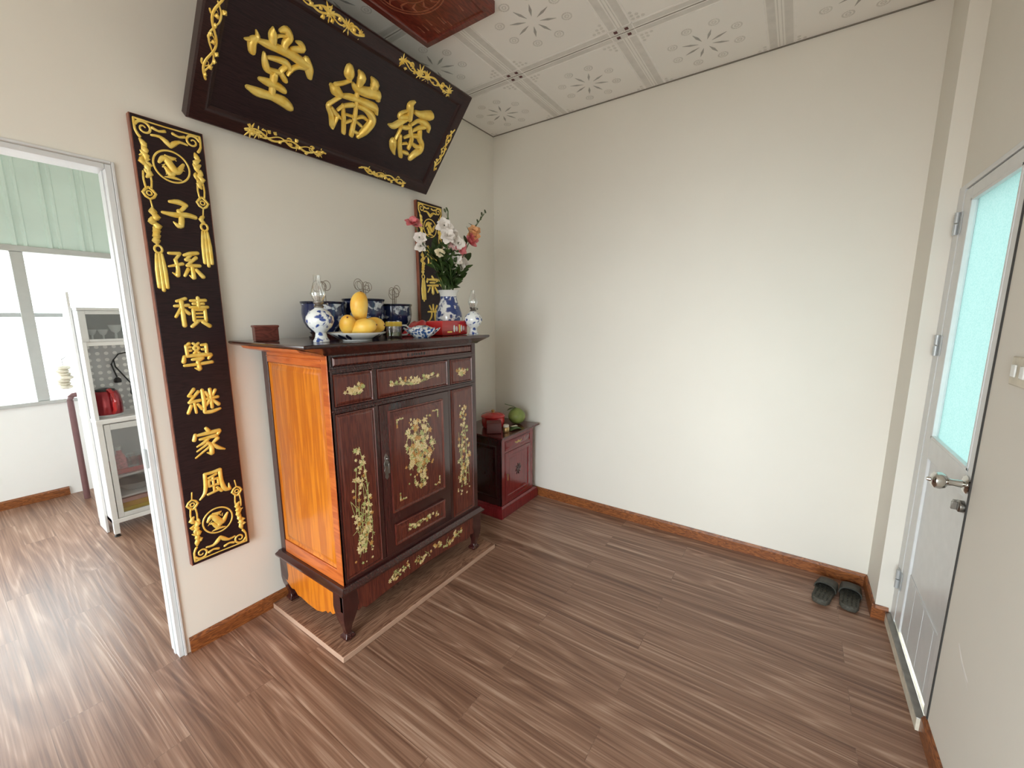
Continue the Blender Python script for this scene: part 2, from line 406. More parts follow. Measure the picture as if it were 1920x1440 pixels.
# ================================================================ ROOM
H = 2.918
def room():
    mb = MB(); mb.box(-5.2, 0.1, -2.75, 3.0, -0.06, 0.0)
    struct(mb.build('floor', M['floor'], ang=0))
    mb = MB(); mb.box(-2.345, 0.1, 0, 0.1, 0, 3.1); mb.box(-3.25, -2.345, 0, 0.1, 2.057, 3.1); mb.box(-5.2, -3.25, 0, 0.1, 0, 3.1)
    struct(mb.build('wall_back', M['wall'], ang=0))
    mb = MB(); mb.box(0, 0.1, -2.75, 0, 0, 3.1)
    struct(mb.build('wall_right', M['wall'], ang=0))
    mb = MB()
    mb.box(-0.285, 0, -2.75, -2.585, 0, H)                      # corner pier
    mb.box(-0.97, -0.285, -2.75, -2.648, 2.02, H); mb.box(-5.0, -0.97, -2.75, -2.648, 0, H)
    struct(mb.build('wall_front', M['wall'], ang=0))
    mb = MB(); mb.box(-5.0, -4.9, -2.648, -2.45, 0, H); mb.box(-5.0, -4.9, -0.85, 0, 0, H); mb.box(-5.0, -4.9, -2.45, -0.85, 2.2, H)
    struct(mb.build('wall_left', M['wall'], ang=0))
    # kitchen shell
    mb = MB(); mb.box(-5.2, -0.4, 2.9, 3.0, 0, 0.81); mb.box(-5.2, -4.7, 2.9, 3.0, 0.81, 2.05); mb.box(-1.3, -0.4, 2.9, 3.0, 0.81, 2.05)
    struct(mb.build('wall_kitchen_far', M['kwall'], ang=0))
    mb = MB()                                                    # corrugated sheet above the window
    n = 0
    x = -5.2; F = WORLD; poly = []
    while x < -0.4:
        poly += [(x, 2.90), (x+0.075, 2.90), (x+0.085, 2.885), (x+0.10, 2.885), (x+0.11, 2.90), (x+0.135, 2.90), (x+0.142, 2.893), (x+0.155, 2.893), (x+0.162, 2.90)]
        x += 0.187
    back = [(poly[-1][0], 2.97), (poly[0][0], 2.97)]
    mb.prism(frame((0,0,0),(1,0,0),(0,1,0),(0,0,1)), poly + back, 2.05, 3.2)
    struct(mb.build('wall_corrugated', M['corr'], ang=25))
    mb = MB(); mb.box(-0.5, -0.4, 0.1, 2.9, 0, 3.1); struct(mb.build('wall_kitchen_right', M['wall'], ang=0))
    mb = MB(); mb.box(-5.2, -5.1, 0.1, 0.85, 0, 3.1); mb.box(-5.2, -5.1, 1.85, 2.9, 0, 3.1); mb.box(-5.2, -5.1, 0.85, 1.85, 2.05, 3.1); struct(mb.build('wall_kitchen_left', M['wall'], ang=0))  # opening in this unseen wall added to let in more light
    mb = MB(); mb.box(-5.2, -0.4, 0.1, 3.0, 3.1, 3.16); struct(mb.build('ceiling_kitchen', M['ceil'], ang=0))

    # tiled ceiling with printed pattern, one sheet with shallow relief
    mb = MB(); mb.box(-5.0, 0.1, -2.75, 0.0, H, H+0.06, 0)
    F = frame((0,0,H), (1,0,0), (0,1,0), (0,0,-1)); T = 0.662
    X0, Y0 = -0.594, -0.612
    xs = [X0 - T*k for k in range(-1, 5)]; ys = [Y0 - T*k for k in range(-1, 4)]
    def rect(a0,a1,b0,b1,c,mi):
        a0, a1 = max(a0,-4.9), min(a1,-0.001); b0, b1 = max(b0,-2.647), min(b1,-0.001)
        if a1-a0 > 0.002 and b1-b0 > 0.002: mb.box(a0,a1,b0,b1,0,c,mi,F)
    for x in xs:
        for s in (-1,1):
            c0, c1 = sorted((x+s*0.012, x+s*0.040)); rect(c0,c1,-2.65,0,0.0008,1)
            c0, c1 = sorted((x+s*0.046, x+s*0.052)); rect(c0,c1,-2.65,0,0.0016,2)
        rect(x-0.0012, x+0.0012, -2.65, 0, 0.0020, 6)
    for y in ys:
        for s in (-1,1):
            c0, c1 = sorted((y+s*0.018, y+s*0.052)); rect(-2.9,0,c0,c1,0.0010,1)
            c0, c1 = sorted((y+s*0.058, y+s*0.064)); rect(-2.9,0,c0,c1,0.0016,2)
            c0, c1 = sorted((y+s*0.006, y+s*0.010)); rect(-2.9,0,c0,c1,0.0016,1)
        rect(-2.9, 0, y-0.0004, y+0.0004, 0.0018, 1)
    for x in xs:
        for y in ys:
            for s in (-1,1):
                for q in (-1,1): rect(x+s*0.024-0.009, x+s*0.024+0.009, y+q*0.028-0.009, y+q*0.028+0.009, 0.0026, 5)
    def clip_poly(p, c, mi):
        if all(-4.9 < a < -0.004 and -2.645 < b < -0.004 for a,b in p): mb.prism(F, p, 0.0, c, mi)
    for i in range(len(xs)-1):
        for j in range(len(ys)-1):
            cx, cy = (xs[i]+xs[i+1])/2, (ys[j]+ys[j+1])/2
            for k in range(8):
                t = PI/8 + k*PI/4
                d = (math.cos(t), math.sin(t)); e = (-d[1], d[0])
                r0, r1, w = 0.035, 0.115, 0.007
                clip_poly([(cx+d[0]*r0, cy+d[1]*r0), (cx+d[0]*(r0+r1)/2+e[0]*w, cy+d[1]*(r0+r1)/2+e[1]*w), (cx+d[0]*r1, cy+d[1]*r1), (cx+d[0]*(r0+r1)/2-e[0]*w, cy+d[1]*(r0+r1)/2-e[1]*w)], 0.0012, 3)
                ox, oy = cx+d[0]*0.165, cy+d[1]*0.165
                for q in range(14):
                    a0, a1 = q*2*PI/14, (q+0.8)*2*PI/14
                    clip_poly([(ox+math.cos(a0)*0.026,oy+math.sin(a0)*0.026),(ox+math.cos(a1)*0.026,oy+math.sin(a1)*0.026),(ox+math.cos(a1)*0.019,oy+math.sin(a1)*0.019),(ox+math.cos(a0)*0.019,oy+math.sin(a0)*0.019)], 0.001, 4)
                for q in range(6):
                    a0 = q*PI/3
                    clip_poly([(ox+math.cos(a0)*0.004,oy+math.sin(a0)*0.004),(ox+math.cos(a0+.5)*0.013,oy+math.sin(a0+.5)*0.013),(ox+math.cos(a0-.5)*0.013,oy+math.sin(a0-.5)*0.013)], 0.0009, 4)
            for s in (-1,1):
                for q in (-1,1):
                    kx, ky = cx + s*0.262, cy + q*0.255
                    for a in range(3):
                        for b in range(3-a):
                            px, py = kx - s*a*0.024, ky - q*b*0.024
                            clip_poly([(px+0.009*math.cos(t*PI/3), py+0.009*math.sin(t*PI/3)) for t in range(6)], 0.001, 4)
    struct(mb.build('ceiling', [M[k] for k in ('ceil','ceil_band','ceil_line','ceil_fig','ceil_soft','ceil_dot','joint')], ang=0))
    # slim dark strip painting in the shadow line where wall and ceiling meet
    mb = MB(); mb.box(-0.010, 0, -2.585, 0, H-0.004, H-0.0005); mb.box(-4.9, -0.010, -0.010, 0, H-0.004, H-0.0005)
    struct(mb.build('shadow_line_1', M['joint'], ang=0))

    # baseboards
    def bb(name, segs):
        mb = MB()
        for (ax, a0, a1, c, s) in segs:                           # axis, range, wall coordinate, outward sign
            prof = [(0,0),(0.013,0),(0.013,0.058),(0.009,0.066),(0.006,0.072),(0,0.072)]
            F = frame((a0,c,0),(0,s,0),(0,0,1),(1,0,0)) if ax == 'x' else frame((c,a0,0),(s,0,0),(0,0,1),(0,1,0))
            mb.prism(F, prof, 0, a1-a0)
        return struct(mb.build(name, M['baseboard'], ang=0))
    bb('baseboard_back', [('x', -2.322, -0.001, -0.0005, -1)])
    bb('baseboard_right', [('y', -2.584, -0.001, -0.0005, -1)])
    bb('baseboard_front', [('x', -0.298, -0.014, -2.5845, 1), ('y', -2.635, -2.572, -0.2855, -1), ('x', -4.88, -0.955, -2.6475, 1)])
    bb('baseboard_kitchen', [('x', -5.08, -2.26, 2.8995, -1)])
room()

# door opening of the back wall (aluminium frame) ---------------------------------
def door_opening():
    d = bpy.data.objects.new('door_1', None); COL.objects.link(d); d['_b'] = (0,0,0); struct(d)
    mb = MB()
    mb.box(-2.345, -2.337, -0.008, 0.108, 0, 2.065); mb.box(-2.3625, -2.345, 0.001, 0.10, 0, 2.0555)
    mb.box(-2.3665, -2.3625, 0.04, 0.06, 0, 2.05)
    mb.build('jamb', M['alu'], d, bevel=0.0012)
    mb = MB(); mb.box(-3.25, -2.346, -0.008, 0.108, 2.0575, 2.066); mb.box(-3.25, -2.3635, 0.001, 0.10, 2.038, 2.056)
    mb.build('head', M['alu'], d, bevel=0.0012)
    mb = MB(); mb.box(-2.371, -2.363, 0.018, 0.036, 0.885, 0.965); mb.build('strike_plate', M['alu_grey'], d, bevel=0.001)
door_opening()

# glazed side door ----------------------------------------------------------------
def side_door():
    d = bpy.data.objects.new('door_2', None); COL.objects.link(d); d['_b'] = (0,0,0); struct(d)
    y = -2.648
    mb = MB(); mb.box(-0.362, -0.286, y-0.09, y+0.004, 0.0, 2.02); mb.box(-0.97, -0.362, y-0.09, y+0.004, 2.0, 2.019)
    mb.box(-0.9699,-0.948,y-0.09,y-0.0405,0.0,2.0); mb.box(-0.384,-0.3621,y-0.09,y-0.0405,0.0,2.0); mb.box(-0.948,-0.384,y-0.09,y-0.0405,1.978,2.0)  # unseen stops added behind the leaf to keep light out of its gaps
    mb.build('door_frame', M['white_paint'], d, bevel=0.002)
    mb = MB(); mb.box(-0.955, -0.30, y-0.06, y+0.024, 0.0, 0.05, 0); mb.box(-0.955, -0.30, y+0.0, y+0.026, 0.0501, 0.054, 1)
    mb.build('threshold', [M['cream'], M['steel_dark']], d, bevel=0.002)
    x0, x1, z0, z1 = -0.962, -0.366, 0.062, 1.994
    gx0, gx1, gz0, gz1 = -0.918, -0.458, 0.988, 1.948
    mb = MB()
    mb.box(x0, gx0, y-0.04, y+0.002, z0, z1); mb.box(gx1, x1, y-0.04, y+0.002, z0, z1)
    mb.box(gx0, gx1, y-0.04, y+0.002, gz1, z1); mb.box(gx0, gx1, y-0.04, y+0.002, gz0-0.09, gz0)
    mb.box(gx0, gx1, y-0.03, y-0.008, z0, gz0-0.09)
    m2 = MB(); m2.box(-0.9698,-0.9622,y-0.04,y+0.0035,z0,z1); m2.build('gap_shade_strip', M['gap_dark'], d)  # dark strip standing in for the shade in the latch-side gap
    leaf = mb.build('door_leaf', M['white_paint'], d, bevel=0.003)
    # glazing bead
    mb = MB(); F = frame((0,y,0),(1,0,0),(0,0,1),(0,1,0))
    for a0,a1,b0,b1 in ((gx0,gx0+.012,gz0,gz1),(gx1-.012,gx1,gz0,gz1),(gx0,gx1,gz0,gz0+.012),(gx0,gx1,gz1-.012,gz1)):
        mb.box(a0,a1,b0,b1,-0.012,0.004,0,F)
    mb.build('glazing_bead', M['white_paint'], d, bevel=0.002)
    mb = MB(); mb.box(gx0+0.001, gx1-0.001, y-0.024, y-0.018, gz0+0.001, gz1-0.001); mb.build('glass_pane', M['frosted'], d, ang=0)
    mb = MB(); mb.box(gx0+0.01, gx1-0.01, y-0.0079, y-0.004, 0.08, 0.36)
    for k in range(3): mb.box(gx0+0.06+k*0.14, gx0+0.10+k*0.14, y-0.004, y-0.003, 0.09, 0.35)
    mb.build('kick_plate', M['alu'], d, bevel=0.001)
    for z in (1.87, 1.373, 0.268):
        mb = MB(); mb.tube([(-0.352,y+0.012,z-0.045),(-0.352,y+0.012,z-0.002)], 0.008, 12); mb.tube([(-0.352,y+0.012,z+0.002),(-0.352,y+0.012,z+0.045)], 0.008, 12)
        mb.box(-0.350,-0.318,y+0.0045,y+0.0075,z-0.043,z+0.043); mb.box(-0.386,-0.354,y+0.0025,y+0.0055,z-0.043,z+0.043)
        mb.build('hinge', M['alu_grey'], d, bevel=0.0008)
    Fk = frame((-0.935, y+0.002, 0.948), (1,0,0), (0,0,1), (0,1,0))
    mb = MB(); mb.lathe(None, [(0.0,0),(0.030,0),(0.031,0.004),(0.024,0.010),(0.013,0.013),(0.011,0.035),(0.013,0.045),(0.024,0.052),(0.029,0.064),(0.027,0.078),(0.018,0.086),(0.008,0.088),(0.006,0.097),(0.0,0.098)], 28, 0, Fk)
    mb.build('door_knob', M['steel'], d)
    Fk = frame((-0.940, y+0.002, 0.872), (1,0,0), (0,0,1), (0,1,0))
    mb = MB(); mb.lathe(None, [(0,0),(0.020,0),(0.020,0.012),(0.016,0.016),(0,0.016)], 22, 0, Fk); mb.box(-0.004,0.004,-0.013,0.013,0.016,0.03,0,Fk); mb.box(0.014,0.034,-0.01,0.01,0,0.02,0,Fk)
    mb.build('deadbolt', M['steel_dark'], d, bevel=0.001)
side_door()

def switch():
    y = -2.648; t = thing('light_switch', (-1.17, y, 1.348), 'cream light switch plate on the wall beside the glazed door', 'light switch')
    mb = MB(); mb.box(-1.245,-1.112,y+0.0003,y+0.009,1.308,1.388); mb.build('plate', M['cream'], t, bevel=0.004)
    mb = MB(); mb.box(-1.155,-1.130,y+0.0092,y+0.014,1.332,1.366); mb.build('rocker', M['white_porc'], t, bevel=0.002)
    mb = MB(); mb.box(-1.21,-1.185,y+0.0092,y+0.014,1.332,1.366); mb.build('rocker', M['white_porc'], t, bevel=0.002)
switch()

# kitchen window ------------------------------------------------------------------
def kitchen_window():
    w = bpy.data.objects.new('window_1', None); COL.objects.link(w); w['_b'] = (0,0,0); struct(w)
    mb = MB()
    mb.box(-4.7, -1.3, 2.88, 2.96, 2.01, 2.055); mb.box(-4.7, -1.3, 2.87, 2.96, 0.80, 0.83)
    mb.build('window_frame', M['win'], w, bevel=0.003)
    mb = MB(); mb.box(-4.7, -1.3, 2.90, 2.95, 1.505, 1.54); mb.build('transom', M['alu_grey'], w, bevel=0.002)
    xs = [-4.7, -3.95, -3.13, -2.308, -1.486]
    for x in xs:
        mb = MB(); mb.box(x-0.035, x+0.035, 2.885, 2.955, 0.832, 2.008); mb.build('mullion', M['win'], w, bevel=0.003)
    for a,b in zip(xs, xs[1:]+[-1.3]):
        for z0,z1 in ((0.832,1.503),(1.542,2.008)):
            if b-a < 0.1: continue
            mb = MB(); mb.box(a+0.036, min(b-0.036,-1.301), 2.925, 2.93, z0, z1); mb.build('pane', M['pane'], w, ang=0)
kitchen_window()

# ================================================================ ALTAR CABINET
def platform():
    mb = MB(); mb.box(-1.968, -0.866, -0.634, -0.016, 0.001, 0.030); mb.m[2:] = [1]*4
    o = mb.build('platform_board', [M['board'], M['board_edge']], base=(-1.417,-0.32,0), bevel=0.003)
    tag(o, 'flat wooden board lying on the floor under the tall altar cabinet', 'platform board')
platform()

def petal_poly(c, d, L, w):
    e = (-d[1], d[0])
    return [(c[0], c[1]), (c[0]+d[0]*L*.45+e[0]*w, c[1]+d[1]*L*.45+e[1]*w), (c[0]+d[0]*L, c[1]+d[1]*L), (c[0]+d[0]*L*.45-e[0]*w, c[1]+d[1]*L*.45-e[1]*w)]
def inlay(mb, F, rng, c, r, z=0.0009):
    # one inlaid blossom with leaves
    np_ = rng.choice((5,6,6)); a0 = rng.random()*6
    m = rng.choice((0,0,0,1,2))
    for k in range(np_):
        t = a0 + k*2*PI/np_; q = rng.uniform(.8,1.1)
        mb.prism(F, petal_poly(c, (math.cos(t), math.sin(t)), r*q, r*0.28), 0, 0.0007+0.0009*rng.random(), m)
def sprig(mb, F, rng, a, b, r, n=3, leaf=1.0):
    # thin curved stem from a to b with leaves
    mx, my = (a[0]+b[0])/2+rng.uniform(-.2,.2)*abs(b[1]-a[1]), (a[1]+b[1])/2
    P = [(a[0]*(1-t)**2+2*mx*t*(1-t)+b[0]*t*t, a[1]*(1-t)**2+2*my*t*(1-t)+b[1]*t*t) for t in [i/6 for i in range(7)]]
    for p,q in zip(P, P[1:]):
        dx,dy = q[0]-p[0], q[1]-p[1]; L = math.hypot(dx,dy) or 1; w = r*0.07
        mb.prism(F, [(p[0]-dy/L*w,p[1]+dx/L*w),(p[0]+dy/L*w,p[1]-dx/L*w),(q[0]+dy/L*w,q[1]-dx/L*w),(q[0]-dy/L*w,q[1]+dx/L*w)], 0, 0.0003+0.0003*rng.random(), 1)
    for i in range(n):
        p = P[rng.randint(1,5)]; t = rng.uniform(0,2*PI)
        mb.prism(F, petal_poly(p, (math.cos(t),math.sin(t)), r*rng.uniform(.5,.9)*leaf, r*0.16), 0, 0.0004+0.0006*rng.random(), rng.choice((1,1,2,0)))
def bouquet(mb, F, rng, x0, x1, z0, z1, n, r, base, shape='oval'):
    for i in range(n):
        for _ in range(20):
            u, v = rng.uniform(-1,1), rng.uniform(-1,1)
            if shape == 'oval' and u*u+v*v > 1: continue
            if shape == 'tall' and abs(u) > 0.35+0.65*(0.5-0.5*v)*rng.random()+0.1: continue
            break
        c = ((x0+x1)/2+u*(x1-x0)/2, (z0+z1)/2+v*(z1-z0)/2)
        if rng.random() < 0.55: sprig(mb, F, rng, base if rng.random()<.5 else (c[0]+rng.uniform(-1,1)*r*2, c[1]-r*2.5), c, r, 3)
        inlay(mb, F, rng, c, r*rng.uniform(.55,1.15))

INL = ['pearl','pearl_green','pearl_gold']
def altar():
    A = thing('altar_cabinet', (-1.43,-0.30,0.030), 'tall dark rosewood altar cabinet with amber wood side and inlaid blossoms, standing on a board', 'altar cabinet')
    rng = random.Random(7)
    yf = -0.575; xl, xr = -1.905, -0.962
    FF = frame((0,yf,0),(1,0,0),(0,0,1),(0,-1,0))               # front plane (x, z, out)
    FS = frame((xl,0,0),(0,1,0),(0,0,1),(-1,0,0))               # left side plane (y, z, out)
    mats = [M[k] for k in INL]
    # carcass with front stiles and rails
    mb = MB(); mb.box(xl+0.012, xr, yf+0.014, -0.03, 0.312, 1.348)
    def st(a0,a1,b0,b1,c=0.0): mb.box(a0,a1,b0,b1,-0.0141,c,0,FF)
    st(xl, xl+0.021, 0.3125, 1.348); st(xr-0.034, xr, 0.3125, 1.348)
    st(xl+0.021, xr-0.034, 1.336, 1.348); st(xl+0.021, xr-0.034, 1.268, 1.296)
    st(xl+0.021, xr-0.034, 1.096, 1.124); st(xl+0.021, xr-0.034, 0.3125, 0.332)
    for a in (-1.690,-1.205): st(a, a+0.022, 0.332, 1.096); st(a, a+0.022, 1.124, 1.268)
    mb.box(xl+0.012, xr, -0.075, -0.03, 0.312, 1.3479)
    mb.build('carcass', M['rosewood'], A, bevel=0.002)
    mb = MB(); mb.rects(FF, [(xl+0.005,xr-0.012,1.104,1.114,0.0),(xl+0.005,xr-0.012,1.105,1.113,0.006)]); mb.rects(FF, [(xl+0.005,xr-0.012,1.278,1.287,0.0),(xl+0.005,xr-0.012,1.279,1.286,0.005)])
    mb.build('waist_moulding', M['rosewood'], A, bevel=0.001)
    # top rail with three small dark marks
    mb = MB(); mb.sweep(FF, -1.878, -1.000, 1.298, 1.334, [(0,-0.012),(0,-0.004),(0.006,0.002),(0.010,0.002)])
    o = mb.build('top_rail', M['rose_panel'], A)
    mb = MB()
    for x in (-1.478,-1.452,-1.437,-1.421,-1.405,-1.388,-1.37):
        mb.prism(FF, [(x+0.008*math.cos(t*PI/4)*(.5+(t%2)*.5), 1.316+0.006*math.sin(t*PI/4)) for t in range(8)], 0.002, 0.0032)
    mb.build('carved_mark', M['black'], o)
    # left side : amber panel in an amber frame, dark back post
    mb = MB(); mb.box(-0.075, -0.03, 0.312, 1.348, -0.03, 0.001, 0, FS); mb.build('back_post', M['rosewood'], A, bevel=0.002)
    mb = MB()
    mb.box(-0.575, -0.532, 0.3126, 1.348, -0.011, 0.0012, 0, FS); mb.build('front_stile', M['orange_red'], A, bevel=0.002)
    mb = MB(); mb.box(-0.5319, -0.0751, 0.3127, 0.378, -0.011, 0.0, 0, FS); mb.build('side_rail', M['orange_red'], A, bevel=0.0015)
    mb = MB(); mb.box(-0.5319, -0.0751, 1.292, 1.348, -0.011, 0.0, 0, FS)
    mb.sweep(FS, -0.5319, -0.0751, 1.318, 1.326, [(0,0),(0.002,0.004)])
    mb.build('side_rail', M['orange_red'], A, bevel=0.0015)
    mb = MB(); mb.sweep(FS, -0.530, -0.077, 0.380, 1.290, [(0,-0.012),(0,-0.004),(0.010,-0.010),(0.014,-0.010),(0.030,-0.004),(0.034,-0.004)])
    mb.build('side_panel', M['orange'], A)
    # drawers
    def raised(name, a0,a1,b0,b1, mat, parent=None, d=0.0):
        mb = MB(); mb.sweep(FF, a0,a1,b0,b1, [(0,-0.0138),(0,d+0.003),(0.004,d+0.004),(0.007,d-0.001),(0.016,d+0.004),(0.020,d+0.004)])
        return mb.build(name, mat, parent or A)
    for a0,a1,sx in ((-1.882,-1.693,.7),(-1.666,-1.207,.9),(-1.181,-0.998,.6)):
        dr = raised('drawer', a0,a1,1.128,1.264, M['rose_panel'])
        mb = MB(); F2 = frame((0,yf-0.004,0),(1,0,0),(0,0,1),(0,-1,0)); c = (a0+a1)/2; w = (a1-a0)/2-0.035
        for i in range(int(9+w*90)):
            u = rng.uniform(-1,1); x = c+u*w*0.85; z = 1.192 + rng.uniform(-1,1)*0.026*(1-abs(u)*.6)
            inlay(mb, F2, rng, (x,z), rng.uniform(.008,.014))
            if i % 2: sprig(mb, F2, rng, (c, 1.165), (x,z), 0.014, 2)
        inlay(mb, F2, rng, (c,1.188), 0.024); inlay(mb, F2, rng, (c-0.02,1.183), 0.017); inlay(mb, F2, rng, (c+0.02,1.183), 0.017)
        mb.build('inlay', mats, dr, ang=0)
    # flanking panels with tall blossom sprays
    for a0,a1,zb in ((-1.884,-1.692,0.40),(-1.181,-0.998,0.48)):
        pn = raised('flank_panel', a0,a1,0.334,1.094, M['rose_panel'])
        mb = MB(); F2 = frame((0,yf-0.004,0),(1,0,0),(0,0,1),(0,-1,0)); c = (a0+a1)/2
        for k in range(5):
            sprig(mb, F2, rng, (c+rng.uniform(-.02,.02), zb+0.02), (c+rng.uniform(-.045,.045), 0.75+k*0.045), 0.02, 4)
        for k in range(74):
            v = rng.random(); z = zb + 0.03 + v*0.49
            wv = 0.062*(1-abs(2*v-0.75)*.62) if v < 0.8 else 0.026
            inlay(mb, F2, rng, (c+rng.uniform(-1,1)*max(wv,.014), z), rng.uniform(.007,.015))
        for k in range(12): sprig(mb, F2, rng, (c+rng.uniform(-.05,.05), zb+rng.random()*.2), (c+rng.uniform(-.06,.06), zb+.06+rng.random()*.3), 0.016, 3)
        for k in range(10): inlay(mb, F2, rng, (c+rng.uniform(-.055,.055), zb+rng.uniform(-.035,.06)), rng.uniform(.004,.009))
        mb.build('inlay', mats, pn, ang=0)
    # door
    a0,a1 = -1.666,-1.207
    mb = MB(); mb.sweep(FF, a0,a1,0.334,1.094, [(0,-0.0138),(0,0.002),(0.003,0.004)])
    door = mb.build('door', M['rosewood'], A)
    F3 = frame((0,yf-0.004,0),(1,0,0),(0,0,1),(0,-1,0))
    mb = MB()
    prof = [(0,-0.001),(0,0.008),(0.006,0.010),(0.012,0.003),(0.020,0.003),(0.034,0.008),(0.037,0.008)]
    mb.sweep(F3, -1.620,-1.256,0.545,1.062, prof); mb.sweep(F3, -1.614,-1.262,0.372,0.482, prof)
    mb.build('door_panel', M['rose_panel'], door)
    F4 = frame((0,yf-0.012,0),(1,0,0),(0,0,1),(0,-1,0)); mb = MB(); c = -1.438
    bouquet(mb, F4, rng, c-.098,c+.098,0.735,0.985, 80, 0.018, (c,0.72))
    for k in range(26): inlay(mb, F4, rng, (c+rng.uniform(-.07,.07), rng.uniform(.74,.86)), rng.uniform(.012,.022))
    bouquet(mb, F4, rng, c-.05,c+.05,0.615,0.735, 26, 0.014, (c,0.61)); 
    for k in range(14): inlay(mb, F4, rng, (c+rng.uniform(-.10,.10), rng.uniform(.62,.76)), rng.uniform(.005,.010))
    for k in range(9): inlay(mb, F4, rng, (c+rng.uniform(-.10,.10), rng.uniform(.95,1.0)), rng.uniform(.005,.011))
    for sx in (-1,1):
        for sz,zz in ((1,1.008),(-1,0.597)):
            for q in range(5): inlay(mb, F4, rng, (c+sx*(.137-q*.009), zz+sz*0.004*rng.uniform(-1,1)), .006); inlay(mb, F4, rng, (c+sx*.137, zz-sz*q*.009), .006)
    mb.build('inlay', mats, door, ang=0); mb = MB()
    for k in range(24):
        x = c+rng.uniform(-.12,.12); inlay(mb, F4, rng, (x, .428+rng.uniform(-.016,.016)), rng.uniform(.006,.012))
    for k in range(6): sprig(mb, F4, rng, (c+rng.uniform(-.1,.1),.415), (c+rng.uniform(-.12,.12),.44), .013, 3)
    mb.build('inlay', mats, door, ang=0)
    mb = MB()
    P = [(0,-.062),(.010,-.05),(.008,-.03),(.014,-.015),(.009,0),(.014,.02),(.008,.036),(.011,.052),(0,.07),(-.011,.052),(-.008,.036),(-.014,.02),(-.009,0),(-.014,-.015),(-.008,-.03),(-.010,-.05)]
    mb.prism(frame((-1.644,yf-0.004,0.79),(1,0,0),(0,0,1),(0,-1,0)), P, 0, 0.003)
    mb.tube([(-1.644,yf-0.006,0.80),(-1.644,yf-0.022,0.80)], 0.004, 8); mb.box(-1.648,-1.640,yf-0.026,yf-0.021,0.765,0.815)
    mb.ell((-1.644,yf-0.012,0.835), 0.007,0.008,0.007)
    mb.build('lock_plate', M['steel_dark'], door, bevel=0.0008)
    # top board with flared moulding
    mb = MB()
    def ring(k, z, L, R, f): return (L, R, f, 0.0-0.003, z)
    mb.rects(WORLD, [(-1.915,-0.955,-0.583,-0.003,1.345),(-1.93,-0.945,-0.592,-0.003,1.354),(-1.955,-0.935,-0.605,-0.003,1.362),(-1.995,-0.925,-0.622,-0.003,1.371),(-2.026,-0.913,-0.640,-0.003,1.380),(-2.031,-0.909,-0.643,-0.003,1.386),(-2.031,-0.909,-0.643,-0.003,1.392),(-2.026,-0.913,-0.639,-0.003,1.395)])
    mb.build('top_board', M['rosewood_x'], A, ang=30)
    mb = MB()                                                     # amber strip under the left overhang, painting in light on the dark top's end
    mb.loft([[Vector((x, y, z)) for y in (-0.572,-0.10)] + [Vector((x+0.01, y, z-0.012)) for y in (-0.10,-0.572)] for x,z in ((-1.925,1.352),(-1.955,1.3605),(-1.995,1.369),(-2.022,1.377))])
    mb.build('lit_end_strip', M['orange_red'], A, ang=30)
    # plinth ledge
    mb = MB(); mb.rects(WORLD, [(-1.918,-0.950,-0.588,-0.025,0.280),(-1.934,-0.936,-0.604,-0.02,0.284),(-1.936,-0.934,-0.606,-0.02,0.294),(-1.930,-0.940,-0.600,-0.022,0.299),(-1.924,-0.945,-0.594,-0.025,0.303),(-1.918,-0.950,-0.588,-0.028,0.3118)])
    mb.build('plinth_ledge', M['rosewood'], A, ang=30)
    # aprons
    fa = [(-1.922,0.280),(-1.922,0.19),(-1.862,0.175),(-1.845,0.158),(-1.825,0.166),(-1.805,0.150),(-1.77,0.150),(-1.72,0.158),(-1.62,0.166),(-1.435,0.172),(-1.25,0.166),(-1.15,0.158),(-1.10,0.150),(-1.065,0.150),(-1.045,0.166),(-1.025,0.158),(-1.01,0.175),(-0.948,0.19),(-0.948,0.280)]
    FA = frame((0,-0.574,0),(1,0,0),(0,0,1),(0,-1,0))
    mb = MB(); mb.prism(FA, fa, -0.012, 0.010); fr = mb.build('front_apron', M['rose_panel'], A, bevel=0.003)
    mb = MB(); F5 = frame((0,-0.584,0),(1,0,0),(0,0,1),(0,-1,0))
    for k in range(70):
        u = rng.uniform(-1,1); inlay(mb, F5, rng, (-1.40+u*0.27, 0.222+0.020*math.sin(u*9)+rng.uniform(-.016,.016)), rng.uniform(.006,.014))
    for k in range(14):
        u = rng.uniform(-1,1); sprig(mb, F5, rng, (-1.40+u*.26,.20), (-1.40+u*.26+rng.uniform(-.05,.05),.245), .013, 3)
    mb.build('inlay', mats, fr, ang=0)
    sa = [(-0.574,0.280),(-0.574,0.19),(-0.52,0.165),(-0.495,0.148),(-0.475,0.156),(-0.455,0.135),(-0.44,0.142),(-0.41,0.122),(-0.36,0.108),(-0.28,0.110),(-0.22,0.120),(-0.19,0.116),(-0.16,0.138),(-0.13,0.132),(-0.10,0.150),(-0.07,0.165),(-0.035,0.18),(-0.035,0.280)]
    FB = frame((-1.912,0,0),(0,1,0),(0,0,1),(-1,0,0))
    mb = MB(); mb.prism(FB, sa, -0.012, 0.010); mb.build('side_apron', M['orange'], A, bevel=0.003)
    mb = MB(); mb.prism(frame((-0.958,0,0),(0,1,0),(0,0,1),(1,0,0)), sa, -0.012, 0.010); mb.build('side_apron', M['rose_panel'], A, bevel=0.003)
